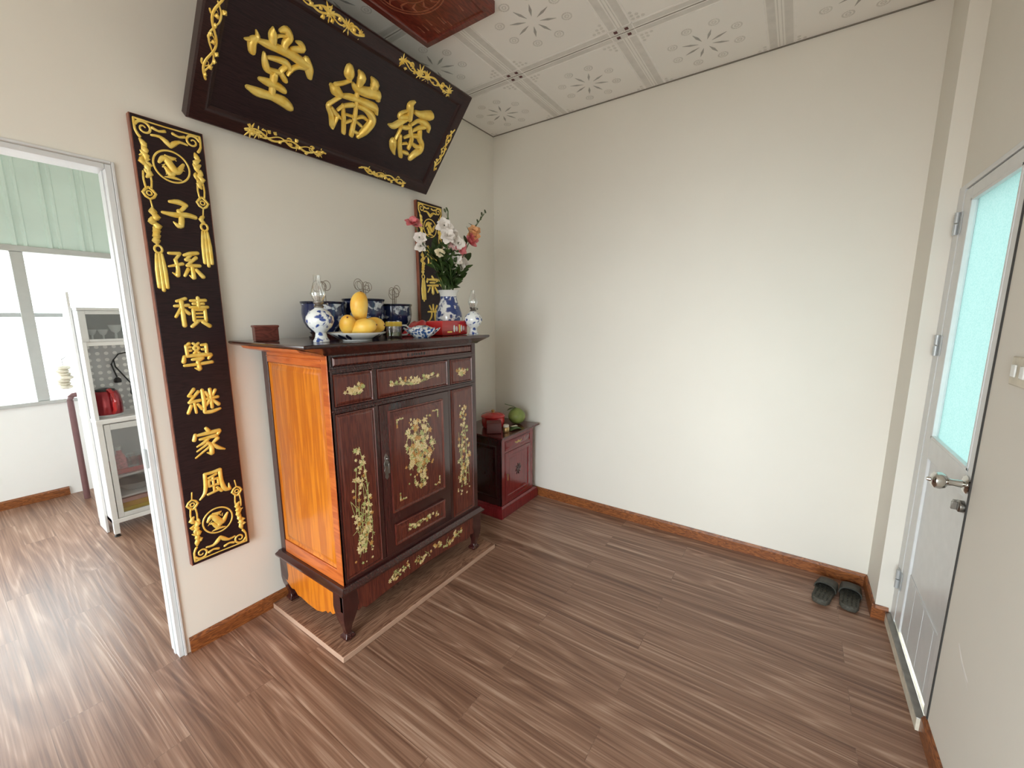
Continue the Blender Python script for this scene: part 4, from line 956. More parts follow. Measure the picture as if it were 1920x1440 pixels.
def mug():
    cx, cy = -1.462, -0.462; c = (cx,cy,ZT+.0005)
    t = thing('glass_mug', (cx,cy,ZT), 'clear glass mug with a yellow and green band, between the mangoes and the scalloped dish', 'mug')
    mb = MB(); mb.lathe(c, [(0,0),(.036,0),(.038,.004),(.039,.082),(.036,.082),(.035,.010),(0,.008)], 32); mb.build('glass', M['chimney'], t)
    mb = MB(); mb.lathe(c, [(.0392,.058),(.0402,.060),(.0402,.078),(.0392,.080),(.0388,.07)], 32); mb.build('band', M['yellow'], t)
    mb = MB(); mb.lathe(c, [(0,.0085),(.0345,.0105),(.0345,.028),(0,.028)], 28); mb.build('drink', M['pomelo'], t)
    mb = MB(); mb.tube([(cx+.036,cy-.016,ZT+.062),(cx+.055,cy-.024,ZT+.062),(cx+.068,cy-.030,ZT+.050),(cx+.070,cy-.030,ZT+.030),(cx+.060,cy-.026,ZT+.016),(cx+.036,cy-.016,ZT+.014)], .0045, 8); mb.build('handle', M['white_porc'], t)
mug()

def lotus_dish():
    cx, cy = -1.365, -0.560; c = (cx,cy,ZT+.0005)
    t = thing('scalloped_dish', (cx,cy,ZT), 'small blue and white scalloped porcelain dish with pointed lobes on the altar cabinet', 'dish')
    mb = MB(); F = frame(c,(1,0,0),(0,1,0),(0,0,1)); rings = []
    for r,z,amp in ((.001,0,0),(.040,0,.02),(.044,.004,.05),(.058,.016,.11),(.075,.034,.15),(.080,.044,.17),(.076,.044,.16),(.068,.036,.14),(.048,.016,.08),(.001,.012,0)):
        ring = []
        for k in range(48):
            a = 2*PI*k/48; s = abs(math.sin(4*a)); q = 1+amp*(1-1.6*s**.7)
            ring.append(F(r*q*math.cos(a), r*q*math.sin(a), z*(1+amp*.8*(1-2*s))))
        rings.append(ring)
    mb.loft(rings); mb.build('bowl', M['porc_dish'], t)
    mb = MB(); rings = []
    for r,z in ((.004,.018),(.058,.034),(.050,.050),(.026,.060),(.004,.062)):
        rings.append([F(r*(1+.08*math.cos(8*2*PI*k/48))*math.cos(2*PI*k/48), r*(1+.08*math.cos(8*2*PI*k/48))*math.sin(2*PI*k/48), z) for k in range(48)])
    mb.loft(rings); mb.build('lid', M['porc_dish'], t)
lotus_dish()

def sweets():
    t = thing('sweets_box', (-1.10,-0.45,ZT), 'shiny red festive gift box with white and gold print beside the flower vase', 'gift box')
    c, s = math.cos(0.06), math.sin(0.06)
    F = frame((-1.09,-0.475,ZT+.0005),(c,s,0),(-s,c,0),(0,0,1))
    mb = MB(); mb.rects(F, [(-.105,.105,-.055,.055,0),(-.112,.112,-.06,.06,.006),(-.112,.112,-.06,.06,.074),(-.106,.106,-.055,.055,.082)]); mb.build('box', M['red'], t, bevel=.003)
    mb = MB(); F2 = frame((-1.09,-0.475,ZT+.0005),(c,s,0),(0,0,1),(s,-c,0))
    for a,b,w in ((-.01,.03,.013),(.012,.028,.010),(.055,.03,.012),(.076,.03,.009)):
        mb = MB(); mb.prism(F2, [(a+w*.7*math.cos(q*PI/4),b+.008+w*1.6*math.sin(q*PI/4)) for q in range(8)], .0602, .0608); mb.build('print', M['white_porc'], t)
    mb = MB(); mb.prism(F2, [(.032,.014),(.044,.014),(.044,.060),(.032,.060)], .0602, .0608); mb.build('gold_print', M['gold'], t)
    mb = MB(); mb.prism(F2, [(-.07,.016),(-.03,.016),(-.03,.024),(-.07,.024)], .0602, .0608); mb.build('gold_print', M['gold'], t)
    # soft red packet leaning on its end
    p = thing('sweets_packet', (-1.225,-0.40,ZT), 'flat crinkled red foil packet lying behind the scalloped dish', 'packet')
    mb = MB(); F3 = frame((-1.235,-0.405,ZT+.0005),(.96,.12,.0),(-.12,.96,0),(0,0,1)); rings = []
    for j in range(9):
        u = -.105+.21*j/8; hgt = .008+.078*math.sin(PI*j/8)**.7; w = .052-.006*math.sin(PI*j/8)
        rings.append([F3(u, w*math.cos(q), hgt/2+hgt/2*math.sin(q)*(1+.15*math.sin(5*q+j))) for q in [k*2*PI/16 for k in range(16)]])
    mb.loft(rings); mb.build('foil', M['red'], p)
    for u in (-.118,.104): mb = MB(); mb.box(u,u+.014,-.05,.05,.003,.006,0,F3); mb.build('crimped_end', M['dark_red'], p)
sweets()

# ---------------------------------------------------------------- vase and flowers
VX, VY = -0.955, -0.365
VASE_T = ZT + 0.262
def vase():
    t = thing('flower_vase', (VX,VY,ZT), 'tall blue and white porcelain vase full of cut flowers', 'vase'); c = (VX,VY,ZT+.0005)
    mb = MB(); mb.lathe(c, [(0,0),(.050,0),(.053,.006),(.060,.02),(.076,.055),(.082,.09),(.078,.125),(.066,.165),(.054,.195),(.050,.212),(.051,.225)], 40)
    mb.build('body', M['porc_vase'], t)
    mb = MB(); mb.lathe(c, [(.0505,.2252),(.054,.245),(.062,.259),(.064,.262),(.059,.262),(.050,.245),(.046,.2252)], 40); mb.build('neck', M['white_porc'], t)
vase()

def petal(mb, c, d, up, L, w, curl, mi=0):
    d = Vector(d).normalized(); up = Vector(up).normalized(); e = d.cross(up).normalized(); up = e.cross(d)
    vs = []; rows = 4
    for i in range(rows+1):
        t = i/rows; ww = w*(math.sin(PI*(0.12+0.80*t))**.8)*(1 if t < .999 else .55)
        p = Vector(c)+d*L*t + up*(L*curl*t*t)
        for s in (-1,-.33,.33,1): vs.append(p+e*ww*s+up*(abs(s)*ww*.25))
    mb.add(vs, [(i*4+j,i*4+j+1,i*4+j+5,i*4+j+4) for i in range(rows) for j in range(3)], mi)
def bloom(mb, c, nrm, r, rng, layers=((7,1.0,.10),(7,.82,.42),(6,.60,.85),(4,.36,1.4))):
    n = Vector(nrm).normalized(); a = n.cross(Vector((.3,.2,.9))); a.normalize(); b = n.cross(a)
    for num,f,up in layers:
        a0 = rng.random()*6
        for k in range(num):
            q = a0+k*2*PI/num
            d = a*math.cos(q)+b*math.sin(q)+n*up
            petal(mb, Vector(c)+n*r*.05, d, n, r*f*rng.uniform(.8,1.15), r*.40*f*rng.uniform(.8,1.2)+.002, rng.uniform(-.45,.05)+.3*up)
def leafm(mb, c, d, L, w, rng):
    d = Vector(d).normalized(); petal(mb, c, d, (rng.uniform(-.6,.6),rng.uniform(-1,-.2),.6), L, w, rng.uniform(-.35,.1))

def flower(name, tip, label, group, petal_m, rng, r=0.036, kind='round', facing=(-.5,-.8,.35), leaves=6):
    base = (VX+rng.uniform(-.026,.026), VY+rng.uniform(-.026,.026), VASE_T-0.045)
    t = thing(name, base, label, 'flower', group)
    b = Vector(base); e = Vector(tip)
    mid = Vector((b.x+(e.x-b.x)*.32, b.y+(e.y-b.y)*.32, b.z+(e.z-b.z)*.55))
    P = [b*(1-q)**2 + mid*2*q*(1-q) + e*q*q for q in [k/10 for k in range(11)]]
    mb = MB(); mb.tube(P, .0028, 6); mb.build('stem', M['stem'], t)
    mb = MB()
    for k in range(leaves):
        q = rng.uniform(.28,.86); p = P[int(q*10)]
        ang = rng.uniform(0,2*PI); leafm(mb, p, (math.cos(ang),math.sin(ang)*.7,rng.uniform(.2,1.1)), rng.uniform(.04,.075), rng.uniform(.008,.015), rng)
    mb.build('leaves', M['leaf'], t, recalc=False)
    if kind == 'round':
        mb = MB(); bloom(mb, e, facing, r, rng); mb.build('blossom', petal_m[0], t, recalc=False)
        mb = MB(); mb.ell(e+Vector(facing).normalized()*.006, .005,.005,.005, 8, 6); mb.build('flower_centre', M['bud'], t)
    elif kind == 'spike':
        d = (P[10]-P[7]).normalized()
        for j,(f,m) in enumerate(petal_m):
            c = P[10]*f+P[6]*(1-f); fc = Vector(facing)+Vector((rng.uniform(-.5,.5),0,rng.uniform(-.2,.4)))
            mb = MB(); bloom(mb, c, fc, r, rng, ((5,1.0,.55),(4,.7,1.0))); mb.build('blossom', m, t, recalc=False)
    elif kind == 'bud':
        for j in range(6):
            c = P[10-j//2] + Vector((rng.uniform(-.022,.022),rng.uniform(-.01,.01),rng.uniform(-.01,.02)))
            mb = MB(); mb.ell(c, .006,.006,.013, 8, 7, 0, R3(rng.uniform(-.4,.4),rng.uniform(-.5,.5),0)); mb.tube([P[9-j//2], c], .0012, 5); mb.build('bud', M['bud'], t)
    return t

def flowers():
    rng = random.Random(21); W_ = [M['petal_white']]
    g = 'white blossoms in the flower vase'; 
    wl = 'white double blossom with leafy stem in the blue and white vase'
    for tip,r in (((-1.013,-.40,2.020),.050),((-1.018,-.43,1.962),.050),((-.985,-.45,1.835),.048),((-.868,-.42,1.812),.048),((-.93,-.43,1.80),.046),((-.955,-.41,1.985),.044),((-.94,-.44,1.93),.042)):
        flower('white_blossom', tip, wl, g, W_, rng, r, 'round', (-.55,-.8,.25+rng.uniform(-.2,.2)), 7)
    for tip,r in (((-1.168,-.36,1.934),.038),((-1.142,-.34,1.895),.038)):
        flower('white_blossom', tip, 'pale white blossom leaning out of the bouquet over the edge of the gold-trimmed board', 'white blossoms beside the couplet board', W_, rng, r, 'round', (-.8,-.5,.2), 5)
    flower('pink_blossom', (-.918,-.43,1.900), 'deep pink blossom low in the middle of the bouquet', None, [M['petal_pink']], rng, .046, 'round', (-.4,-.9,.1), 6)
    flower('pale_pink_blossom', (-.955,-.41,1.925), 'pale pink blossom just above the deep pink one in the bouquet', None, [M['petal_palepink']], rng, .052, 'round', (-.5,-.8,.3), 6)
    flower('pink_lily', (-1.205,-.35,2.005), 'pink lily leaning far out of the bouquet on the side of the incense bowls', None, [(.99,M['petal_pink']),(.93,M['petal_rose'])], rng, .048, 'spike', (-.7,-.4,.6), 4)
    flower('gladiolus', (-.690,-.36,2.040), 'peach and pink gladiolus spike leaning out of the bouquet next to the bare corner', None, [(.98,M['petal_peach']),(.80,M['petal_peach']),(.66,M['petal_pink']),(.52,M['petal_pink'])], rng, .052, 'spike', (-.4,-.8,.3), 5)
    flower('budding_stem', (-.575,-.35,2.175), 'long stem with dark closed buds rising above the peach gladiolus', 'bud stems', [], rng, .03, 'bud', leaves=4)
    flower('budding_stem', (-.900,-.33,2.135), 'short stem with dark closed buds in front of the couplet board', 'bud stems', [], rng, .03, 'bud', leaves=5)
    flower('yellow_blossom', (-1.075,-.42,1.86), 'small cream blossom among the leaves at the left of the bouquet', None, [M['cream_petal']], rng, .030, 'round', (-.6,-.8,.1), 6)
    g2 = 'leafy green stems in the flower vase'; l2 = 'plain leafy green filler stem standing in the blue and white vase'
    for tip in ((-1.06,-.40,1.83),(-1.03,-.45,1.80),(-.99,-.44,1.86),(-1.10,-.36,1.88),(-.93,-.46,1.78),(-.88,-.40,1.76),(-1.00,-.30,1.90),(-.82,-.38,1.84),(-.95,-.36,2.02)):
        t = thing('leafy_stem', (VX,VY,VASE_T-.045), l2, 'foliage stem', g2)
        b = Vector((VX+rng.uniform(-.03,.03),VY+rng.uniform(-.03,.03),VASE_T-.045)); e = Vector(tip)
        P = [b.lerp(e,k/8)+Vector((0,0,.02*math.sin(PI*k/8))) for k in range(9)]
        mb = MB(); mb.tube(P, .0025, 6); mb.build('stem', M['stem'], t)
        mb = MB()
        for k in range(16):
            p = P[rng.randint(2,8)]; a = rng.uniform(0,2*PI)
            leafm(mb, p, (math.cos(a)*.8,math.sin(a)*.6-.2,rng.uniform(.3,1.3)), rng.uniform(.055,.10), rng.uniform(.012,.022), rng)
        mb.build('leaves', M['leaf'], t, recalc=False)
M['petal_palepink'] = plain('pale_pink_petal', (0.86,0.58,0.56), 0.5, var=0.15, vs=60)
M['petal_rose'] = plain('rose_petal', (0.72,0.30,0.30), 0.5, var=0.3, vs=60)
M['cream_petal'] = plain('cream_petal', (0.80,0.72,0.50), 0.5, var=0.1)
flowers()

# ================================================================ SMALL RED CABINET IN THE CORNER
def red_cabinet():
    A = thing('small_cabinet', (-0.30,-0.23,0), 'low glossy red wooden cabinet in the corner behind the tall altar cabinet', 'small cabinet')
    xl,xr,yf,yb = -0.520,-0.082,-0.438,-0.018
    FF = frame((0,yf,0),(1,0,0),(0,0,1),(0,-1,0)); FS = frame((xl,0,0),(0,1,0),(0,0,1),(-1,0,0))
    mb = MB(); mb.box(xl+.008,xr,yf+.010,yb,0.095,0.612)
    mb.build('carcass', M['redwood'], A, bevel=.002)
    mb = MB(); mb.box(yf,yf+.045,.0955,.612,-.0075,.0,0,FS); mb.box(yb-.045,yb,.0955,.612,-.0075,.0,0,FS); mb.box(yf+.045,yb-.045,.560,.612,-.0075,.0,0,FS); mb.box(yf+.045,yb-.045,.0955,.15,-.0075,.0,0,FS)
    mb.sweep(FS,yf+.046,yb-.046,.151,.559,[(0,-.0079),(0,-.003),(.008,-.006),(.02,-.006),(.03,-.002),(.034,-.002)])
    mb.build('side_panel', M['red_dark'], A, bevel=.001)
    mb = MB()
    for a0,a1,b0,b1 in ((xl,xl+.045,.0955,.612),(xr-.045,xr,.0955,.612),(xl+.045,xr-.045,.585,.612),(xl+.045,xr-.045,.498,.516),(xl+.045,xr-.045,.0955,.125)): mb.box(a0,a1,b0,b1,-.0095,.0,0,FF)
    mb.build('face_frame', M['redwood'], A, bevel=.0015)
    mb = MB(); mb.sweep(FF, xl+.046,xr-.046,.517,.584, [(0,-.0095),(0,.002),(.004,.004),(.010,.000),(.014,.003)]); d = mb.build('drawer', M['redwood'], A)
    mb = MB(); F2 = frame((0,yf-.003,0),(1,0,0),(0,0,1),(0,-1,0)); c = (xl+xr)/2
    mb.stroke(F2, [(c-.045,.556,.004),(c-.02,.546,.008),(c,.553,.010),(c+.02,.546,.008),(c+.045,.556,.004)], h=.8, base=-.001); mb.build('handle', M['brass'], d)
    mb = MB(); mb.sweep(FF, xl+.046,xr-.046,.126,.497, [(0,-.0095),(0,.002),(.004,.004),(.03,.004),(.034,-.001),(.044,-.001),(.056,.003),(.06,.003)]); d = mb.build('door', M['redwood'], A)
    mb = MB(); rng = random.Random(4)
    for k in range(8):
        q = k*PI/4; mb.stroke(F2, [(c,.33,.005),(c+.022*math.cos(q),.33+.028*math.sin(q),.009),(c+.038*math.cos(q+.25),.33+.046*math.sin(q+.25),.004)], h=.8, base=-.001, step=3)
    mb.build('carved_flower', M['red_dark'], d)
    mb = MB(); mb.tube([(xl+.062,yf-.004,.33),(xl+.062,yf-.018,.33)], .004, 8); mb.tube([(xl+.062,yf-.016,.335),(xl+.062,yf-.016,.285)], .003, 8); mb.build('pull', M['brass'], d)
    mb = MB(); mb.rects(WORLD, [(-.528,-.074,-.446,-.012,.612),(-.545,-.052,-.462,-.008,.620),(-.557,-.036,-.474,-.004,.628),(-.557,-.036,-.474,-.004,.634),(-.553,-.040,-.470,-.004,.638)]); mb.build('top_board', M['redtop'], A, ang=30)
    mb = MB(); mb.rects(WORLD, [(-.536,-.020,-.452,-.014,.0005),(-.536,-.020,-.452,-.014,.060),(-.530,-.030,-.448,-.015,.075),(-.532,-.028,-.450,-.015,.080),(-.524,-.060,-.442,-.016,.0945)]); mb.build('plinth', M['redwood'], A, ang=30)
M['brass'] = plain('aged_brass', (0.52,0.36,0.16), 0.35, 0.8, 0.2)
M['redtop'] = wood('red_brown_top', (0.060,0.010,0.011), (0.12,0.024,0.024), (1.5,10,10), 0.2, 0.6)
red_cabinet()
def corner_items():
    z = .6385
    c,s = math.cos(-.9), math.sin(-.9)
    F = frame((-.455,-.325,z),(c,s,0),(-s,c,0),(0,0,1))
    mb = MB(); mb.rects(F, [(-.052,.052,-.045,.045,0.0005),(-.055,.055,-.048,.048,.004),(-.055,.055,-.048,.048,.078),(-.050,.050,-.043,.043,.084)])
    tag(mb.build('dark_red_box', M['dark_red'], base=(-.455,-.325,z), bevel=.003), 'dark red box on the low red cabinet, in front of the round sweets tin', 'box')
    t = thing('sweets_tin', (-.34,-.22,z), 'round bright red lidded sweets tin with scalloped lid on the low red cabinet', 'tin'); cc = (-.335,-.225,z+.0005)
    mb = MB(); mb.lathe(cc, [(0,0),(.075,0),(.085,.01),(.092,.05),(.088,.085),(0,.085)], 36, lobes=0); mb.build('body', M['red'], t)
    mb = MB(); mb.lathe(cc, [(0,.0855),(.094,.0855),(.096,.092),(.085,.104),(.045,.116),(0,.118)], 40, 0, None, 10, .03); mb.build('lid', M['red'], t)
    mb = MB(); mb.lathe(cc, [(0,.1185),(.014,.1185),(.010,.124),(.016,.132),(.010,.139),(0,.140)], 16); mb.build('knob', M['brass'], t)
    p = thing('pomelo', (-.150,-.325,z), 'round green pomelo with leaf and stalk on the low red cabinet near the bare wall', 'pomelo'); pc = Vector((-.150,-.325,z+.066))
    mb = MB(); mb.ell(pc, .070,.070,.066, 28, 18, 0, None, lambda q: Vector((q.x*(1-.10*max(q.z,0)/.066), q.y*(1-.10*max(q.z,0)/.066), q.z*1.0))); mb.build('fruit', M['pomelo'], p)
    mb = MB(); mb.tube([pc+Vector((0,0,.062)), pc+Vector((-.012,.02,.075)), pc+Vector((-.035,.05,.088)), pc+Vector((-.06,.075,.10))], .003, 6); mb.build('stalk', M['stem'], p)
    rng = random.Random(5); mb = MB()
    for d in ((-.8,.5,.15),(-.5,-.5,-.55),(.2,-.8,-.7)): petal(mb, pc+Vector((0,0,.062))+Vector(d)*.012, d, (0,0,1), .07, .02, -.35)
    mb.build('leaf', M['leaf'], p, recalc=False)
    j = thing('honey_jar', (-.415,-.405,z), 'small amber jar with pale lid at the front edge of the low red cabinet', 'jar'); jc = (-.405,-.400,z+.0005)
    mb = MB(); mb.lathe(jc, [(0,0),(.022,0),(.025,.004),(.025,.036),(.020,.042),(0,.042)], 24); mb.build('body', M['brass'], j)
    mb = MB(); mb.lathe(jc, [(0,.0425),(.022,.0425),(.022,.056),(.019,.059),(0,.059)], 24); mb.build('lid', M['cream'], j)
    k = thing('snack_packet', (-.30,-.40,z), 'small dark green packet lying by the pomelo on the low red cabinet', 'packet')
    F = frame((-.305,-.405,z+.0005),(.87,-.30,0),(.30,.87,0),(0,0,1)); rings = []
    mb = MB()
    for q in range(7):
        u = -.055+.11*q/6; hg = .006+.022*math.sin(PI*q/6)
        rings.append([F(u, .034*math.cos(a), hg/2+hg/2*math.sin(a)) for a in [i*2*PI/12 for i in range(12)]])
    mb.loft(rings); mb.build('pouch', M['leaf'], k)
    mb = MB(); mb.box(-.03,.03,-.014,.014,.0270,.0285,0,F); mb.build('print', M['cream'], k)
corner_items()

# ================================================================ SLIPPERS
def slipper(cx, cy, rz, label):
    t = thing('slipper', (cx,cy,0), label, 'slipper', 'pair of slippers by the side door')
    t.rotation_euler = (0,0,rz); t['_b'] = (0,0,0)
    F = WORLD
    out = [(-.130,.0),(-.122,.028),(-.09,.040),(-.03,.041),(.04,.046),(.09,.048),(.120,.036),(.134,.008),(.130,-.020),(.10,-.044),(.04,-.047),(-.03,-.040),(-.09,-.040),(-.122,-.028)]
    mb = MB(); mb.loft([[F(a*k,b*k,z+(.006 if a < -.05 else 0)*(z>.01)) for a,b in out] for k,z in ((.97,.0008),(1,.004),(1,.018),(.97,.023),(.90,.0215))]); mb.build('sole', M['slipper'], t, ang=50)
    mb = MB(); rg = random.Random(8)
    for i in range(9):
        for j in range(4):
            x = -.105+i*.017; y = -.027+j*.018
            mb.ell((x,y,.0235+(.006 if x < -.05 else .002)), .005,.005,.003, 6, 5)
    mb.build('tread_studs', M['slipper_strap'], t)
    mb = MB(); rings = []
    for i in range(9):
        x = .005+.105*i/8; hgt = .060-.022*(i/8)**1.5; w = .050-.006*(i/8)**2
        rings.append([F(x, w*math.cos(a), .016+(hgt-.016)*math.sin(a)**.7 if 0<a<PI else .016) for a in [q*PI/12 for q in range(13)]] +
                     [F(x, (w-.005)*math.cos(a), .016+(hgt-.022)*math.sin(a)**.7 if 0<a<PI else .016) for a in [q*PI/12 for q in range(12,-1,-1)]])
    mb.loft(rings); mb.build('strap', M['slipper_strap'], t)
slipper(-.205, -2.390, -.22, 'dark olive rubber slipper, the one of the pair farther from the door')
slipper(-.185, -2.500, -.12, 'dark olive rubber slipper, the one of the pair closer to the door')

# ================================================================ KITCHEN BEYOND THE DOORWAY
def kitchen():
    A = thing('kitchen_cabinet', (-1.83,1.83,0), 'tall white aluminium kitchen cabinet with glass doors seen through the doorway', 'kitchen cabinet')
    xl,xr,yf,yb = -2.240,-1.40,1.610,2.050
    W_ = M['white_cab']
    for y in (yf+.015, yb-.015):
        for x in (xl+.015, xr-.015):
            mb = MB(); mb.box(x-.015,x+.015,y-.015,y+.015,.020,.0949); leg = mb.build('leg', W_, A, bevel=.002)
            mb = MB(); mb.lathe((x,y,0.0005), [(0,0),(.017,0),(.018,.006),(.010,.012),(.010,.0195),(0,.0195)], 14); mb.build('foot', M['black'], leg)
    mb = MB(); mb.box(xl,xl+.014,yf+.02,yb,.095,.80); mb.build('side_panel', W_, A, bevel=.002)
    mb = MB(); mb.box(xl+.0005,xl+.013,yf+.02,yb,.8301,1.545); mb.build('side_panel', W_, A, bevel=.002)
    mb = MB(); mb.box(xr-.014,xr,yf+.02,yb,.095,1.545); mb.build('side_panel', W_, A, bevel=.002)
    mb = MB(); mb.box(xl-.003,xr,yf-.012,yb,.8001,.830); mb.build('worktop', W_, A, bevel=.004)
    mb = MB(); mb.box(xl,xr,yf,yb,.0951,.125); mb.box(xl+.0145,xr-.0145,yb-.012,yb-.001,.1251,.80); mb.build('base_frame', W_, A, bevel=.002)
    for z in (.405,.255):
        mb = MB(); mb.box(xl+.0145,xr-.0145,yf+.03,yb-.0125,z,z+.014); mb.build('shelf', W_, A, bevel=.002)
    # lower glazed doors
    for a0,a1 in ((xl+.034,-1.83),(-1.826,xr-.016)):
        mb = MB(); F = frame((0,yf+.018,0),(1,0,0),(0,0,1),(0,-1,0))
        for p,q,b0,b1 in ((a0,a0+.030,.128,.792),(a1-.030,a1,.128,.792),(a0+.030,a1-.030,.128,.158),(a0+.030,a1-.030,.752,.792)): mb.box(p,q,b0,b1,0,.016,0,F)
        d = mb.build('glass_door', M['alu'], A, bevel=.002)
        mb = MB(); mb.box(a0+.031,a1-.031,.159,.751,.006,.010,0,F); mb.build('pane', M['cabglass'], d, ang=0)
    mb = MB(); mb.box(xl,xl+.030,yf,yf+.0195,.1255,.80); mb.build('front_post', W_, A, bevel=.002)
    # upper unit: pegboard back, shelf, glazed top compartment
    mb = MB(); mb.box(xl+.014,xr-.0145,yb-.14,yb-.132,.8305,1.318)
    pb = mb.build('pegboard', M['peg'], A, ang=0)
    mb = MB(); mb.box(xl+.014,xr-.0145,yf+.012,yb-.02,1.3185,1.345); mb.build('shelf', W_, A, bevel=.002)
    mb = MB(); mb.box(xl-.001,xr,yf,yb,1.5455,1.565); mb.build('top_panel', M['alu'], A, bevel=.002)
    mb = MB(); mb.box(xl+.014,xr-.0145,yb-.03,yb-.022,1.3455,1.545); mb.build('back_panel', M['cupback'], A, ang=0)
    mb = MB(); F = frame((0,yf+.018,0),(1,0,0),(0,0,1),(0,-1,0))
    for p,q,b0,b1 in ((xl+.001,xl+.036,1.346,1.544),(xr-.05,xr,1.346,1.544),(xl+.036,xr-.05,1.346,1.362),(xl+.036,xr-.05,1.522,1.544)): mb.box(p,q,b0,b1,0,.016,0,F)
    d = mb.build('glass_door', M['alu'], A, bevel=.002)
    mb = MB(); mb.box(xl+.037,xr-.051,1.363,1.521,.006,.010,0,F); mb.build('pane', M['cabglass'], d, ang=0)
    mb = MB(); mb.box(xl-.001,xl+.020,yf+.0,yf+.0195,.8305,1.345); mb.build('front_post', W_, A, bevel=.002)
    # cups in the upper compartment
    n = 0
    for (x,y,s,label) in ((-2.165,1.74,.8,'small white cup behind the upper cabinet glass, nearest the side panel'),(-2.115,1.72,.8,'short stemmed glass behind the upper cabinet glass, between two white cups'),(-2.045,1.75,1.1,'larger white footed cup behind the upper cabinet glass')):
        t = thing('footed_cup', (x,y,1.3455), label, 'cup', 'cups in the upper kitchen compartment'); c = (x,y,1.346)
        mb = MB(); mb.lathe(c, [(0,0),(.028*s,0),(.027*s,.004*s),(.008*s,.012*s),(.007*s,.045*s),(.022*s,.058*s),(.036*s,.095*s),(.034*s,.095*s),(.018*s,.062*s),(0,.056*s)], 22); mb.build('cup', M['white_porc'], t)
    # red kettle
    k = thing('electric_kettle', (-2.150,1.735,.830), 'glossy red electric kettle on the white kitchen cabinet', 'kettle'); c = (-2.150,1.735,.8305)
    mb = MB(); mb.lathe(c, [(0,0),(.078,0),(.080,.006),(.078,.016),(0,.016)], 30); mb.build('base', M['alu_grey'], k)
    mb = MB(); mb.lathe(c, [(0,.0165),(.076,.0165),(.080,.03),(.080,.09),(.074,.14),(.064,.168),(.058,.175),(0,.175)], 34); mb.build('jug', M['kettle'], k)
    mb = MB(); mb.lathe(c, [(0,.1755),(.057,.1755),(.050,.186),(.026,.192),(0,.193)], 28); mb.build('lid', M['black'], k)
    hx, hy = -2.138, 1.735-.078
    mb = MB(); mb.tube([(-2.145,1.690,1.012),(hx,hy+.01,1.015),(hx+.004,hy-.030,.995),(hx+.006,hy-.040,.94),(hx+.004,hy-.034,.885),(hx,hy-.005,.860)], [.010,.012,.012,.011,.011,.010], 10); mb.build('handle', M['red'], k)
    mb = MB(); mb.tube([(-2.175,1.80,.985),(-2.185,1.826,1.0)], [.02,.010], 10); mb.build('spout', M['kettle'], k)
    # power cord with plug hanging on the pegboard
    t = thing('power_cord', (-2.02,1.89,.95), 'black power cord with plug looped on the white pegboard beside the kettle', 'power cord')
    mb = MB(); y = 1.898
    P = [(-1.90,1.84,.842),(-1.955,1.86,.87),(-1.985,1.885,.95),(-1.975,y,1.02),(-2.01,y,1.085),(-2.045,y,1.15),(-2.05,y,1.20),(-2.02,y,1.24),(-1.97,y,1.25),(-1.93,y,1.235)]
    mb.tube(P, .0045, 8); mb.tube([(-2.05,y,1.20),(-2.065,y,1.17),(-2.055,y,1.12),(-2.045,y,1.075)], .0045, 8); mb.build('cable', M['black'], t)
    mb = MB(); mb.lathe((-2.045,y-.003,1.035), [(0,0),(.018,0),(.022,.008),(.020,.026),(.008,.038),(0,.038)], 14); mb.build('plug', M['black'], t)
    j = thing('pepper_jar', (-1.985,1.70,.830), 'small dark jar standing on the kitchen worktop at the doorway edge', 'jar'); c = (-1.985,1.70,.8305)
    mb = MB(); mb.lathe(c, [(0,0),(.024,0),(.025,.004),(.025,.085),(.020,.090),(0,.090)], 20); mb.build('body', M['black'], j)
    mb = MB(); mb.lathe(c, [(0,.0905),(.021,.0905),(.021,.104),(0,.104)], 20); mb.build('lid', M['steel_dark'], j)
    # contents of the lower cupboard
    z = .4195
    mb = MB(); mb.rects(WORLD, [(-2.19,-1.90,1.67,1.95,z),(-2.20,-1.89,1.66,1.96,z+.035),(-2.195,-1.895,1.665,1.955,z+.035),(-2.187,-1.903,1.673,1.947,z+.005)])
    tag(mb.build('red_tray', M['red'], base=(-2.045,1.81,z), ang=20), 'shallow red plastic tray on the middle shelf of the lower kitchen cupboard', 'tray')
    t = thing('pink_bottle', (-2.13,1.74,z+.0055), 'pink bottle with white cap standing in the red tray behind the glass', 'bottle'); c = (-2.13,1.74,z+.006)
    mb = MB(); mb.lathe(c, [(0,0),(.036,0),(.038,.01),(.030,.10),(.016,.13),(.014,.15),(0,.15)], 24); mb.build('body', M['petal_pink'], t)
    mb = MB(); mb.lathe(c, [(0,.1505),(.016,.1505),(.016,.175),(0,.175)], 18); mb.build('cap', M['white_porc'], t)
    for (x,y,lab) in ((-2.055,1.78,'glass tumbler in the red tray, next to the pink bottle'),(-1.985,1.74,'glass tumbler in the red tray, next to the doorway edge')):
        mb = MB(); c = (x,y,z+.006); mb.lathe(c, [(0,0),(.030,0),(.036,.10),(.034,.10),(.028,.006),(0,.006)], 22)
        tag(mb.build('glass_tumbler', M['chimney'], base=c), lab, 'tumbler', 'tumblers in the red tray')
    for (z0,h,m,dx,lab) in ((.1255,.050,'yellow',0,'flat yellow carton, bottom of the stack in the lower kitchen cupboard'),(.1760,.035,'ochre',.006,'thin ochre yellow carton in the middle of the cupboard stack'),(.2115,.030,'pinkbox',-.004,'flat pale pink carton on top of the cupboard stack')):
        mb = MB(); mb.box(-2.185+dx,-1.88+dx,1.655,1.93,z0,z0+h)
        tag(mb.build('carton', M[m], base=(-2.03,1.79,z0), bevel=.003), lab, 'carton', 'cartons at the bottom of the kitchen cupboard')
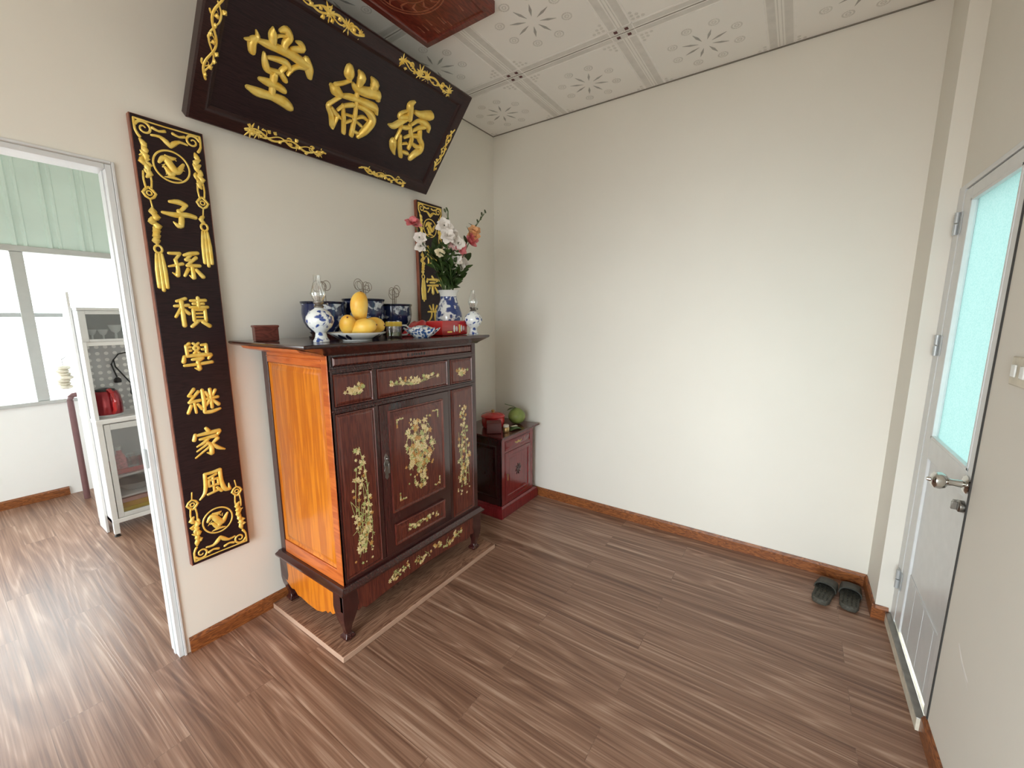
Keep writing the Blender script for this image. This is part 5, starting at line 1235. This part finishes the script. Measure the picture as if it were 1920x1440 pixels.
    mb = MB(); mb.lathe((-2.06,1.78,.2695), [(0,0),(.06,0),(.105,.05),(.110,.058),(.104,.057),(.058,.006),(0,.006)], 30)
    tag(mb.build('steel_bowl', M['alu_grey'], base=(-2.06,1.78,.2695)), 'grey metal bowl on the lower shelf behind the kitchen cupboard glass', 'bowl')
    # tall board fixed at the back of the cabinet
    B = thing('white_upright', (-2.26,1.85,0), 'narrow tall white upright with a dark slot standing against the kitchen cabinet side', 'upright board')
    mb = MB(); mb.box(-2.256,-2.2415,1.74,1.93,.0005,1.665); mb.build('board', W_, B, bevel=.002)
    mb = MB(); mb.box(-2.2575,-2.2565,1.88,1.905,1.575,1.635); mb.build('slot', M['alu_grey'], B)
    # hanging mop-like bundle of white net
    h = thing('net_bundle', (-2.285,1.99,1.02), 'cream net bundle hanging from a hook at the kitchen cabinet side', 'net bundle')
    mb = MB(); rng = random.Random(9)
    for q in range(7): mb.ell((-2.290+rng.uniform(-.008,.008),1.99+rng.uniform(-.02,.02),1.03+q*.022), .034,.055,.016, 12, 7)
    mb.build('net', M['cream'], h)
    mb = MB(); mb.tube([(-2.243,1.99,1.235),(-2.27,1.99,1.235),(-2.29,1.99,1.22),(-2.29,1.99,1.18)], .003, 6); mb.build('hook', M['steel_dark'], h)
    # brown post by the window wall
    p = thing('brown_pole', (-2.195,2.66,0), 'brown pole with a bent top leaning by the kitchen window sill', 'pole')
    mb = MB(); mb.tube([(-2.195,2.66,.001),(-2.195,2.66,.84),(-2.19,2.66,.865),(-2.175,2.66,.88),(-2.13,2.66,.885)], .020, 12); mb.build('tube', M['post'], p)
def peg():
    t = NT('white_pegboard'); tc = t.n('ShaderNodeTexCoord'); sp = t.n('ShaderNodeSeparateXYZ', {0: tc.outputs['Object']})
    gx = t.math('SUBTRACT', t.math('FRACT', t.math('MULTIPLY', sp.outputs['X'], 22.0)), 0.5); gz = t.math('SUBTRACT', t.math('FRACT', t.math('MULTIPLY', sp.outputs['Z'], 22.0)), 0.5)
    r = t.math('SQRT', t.math('ADD', t.math('MULTIPLY', gx, gx), t.math('MULTIPLY', gz, gz)))
    t.set(Base_Color=t.ramp(r, [(0.24,(0.86,0.87,0.87)),(0.28,(0.52,0.53,0.55))]), Roughness=0.4)
    return t.mat
M['peg'] = peg()
M['cupback'] = plain('cupboard_back', (0.42,0.42,0.41), 0.6)
M['kettle'] = plain('red_metallic_kettle', (0.30,0.012,0.022), 0.22, 0.5, coat=0.5)
M['ochre'] = plain('ochre_card', (0.72,0.42,0.07), 0.5)
M['pinkbox'] = plain('pale_pink_card', (0.72,0.42,0.38), 0.5)
kitchen()
def scuff():
    mb = MB(); y = -2.648; F = frame((0,y,0),(1,0,0),(0,0,1),(0,1,0)); rng = random.Random(6)
    mb.stroke(F, [(-1.10,.475,.004),(-1.15,.44,.007),(-1.205,.425,.004)], h=.1, base=0, hmax=.0008); mb.stroke(F, [(-1.11,.462,.0012),(-1.215,.405,.0012)], h=.1, base=0, hmax=.0008)
    return mb.build('trim_2', M['scuff'])
struct(scuff())
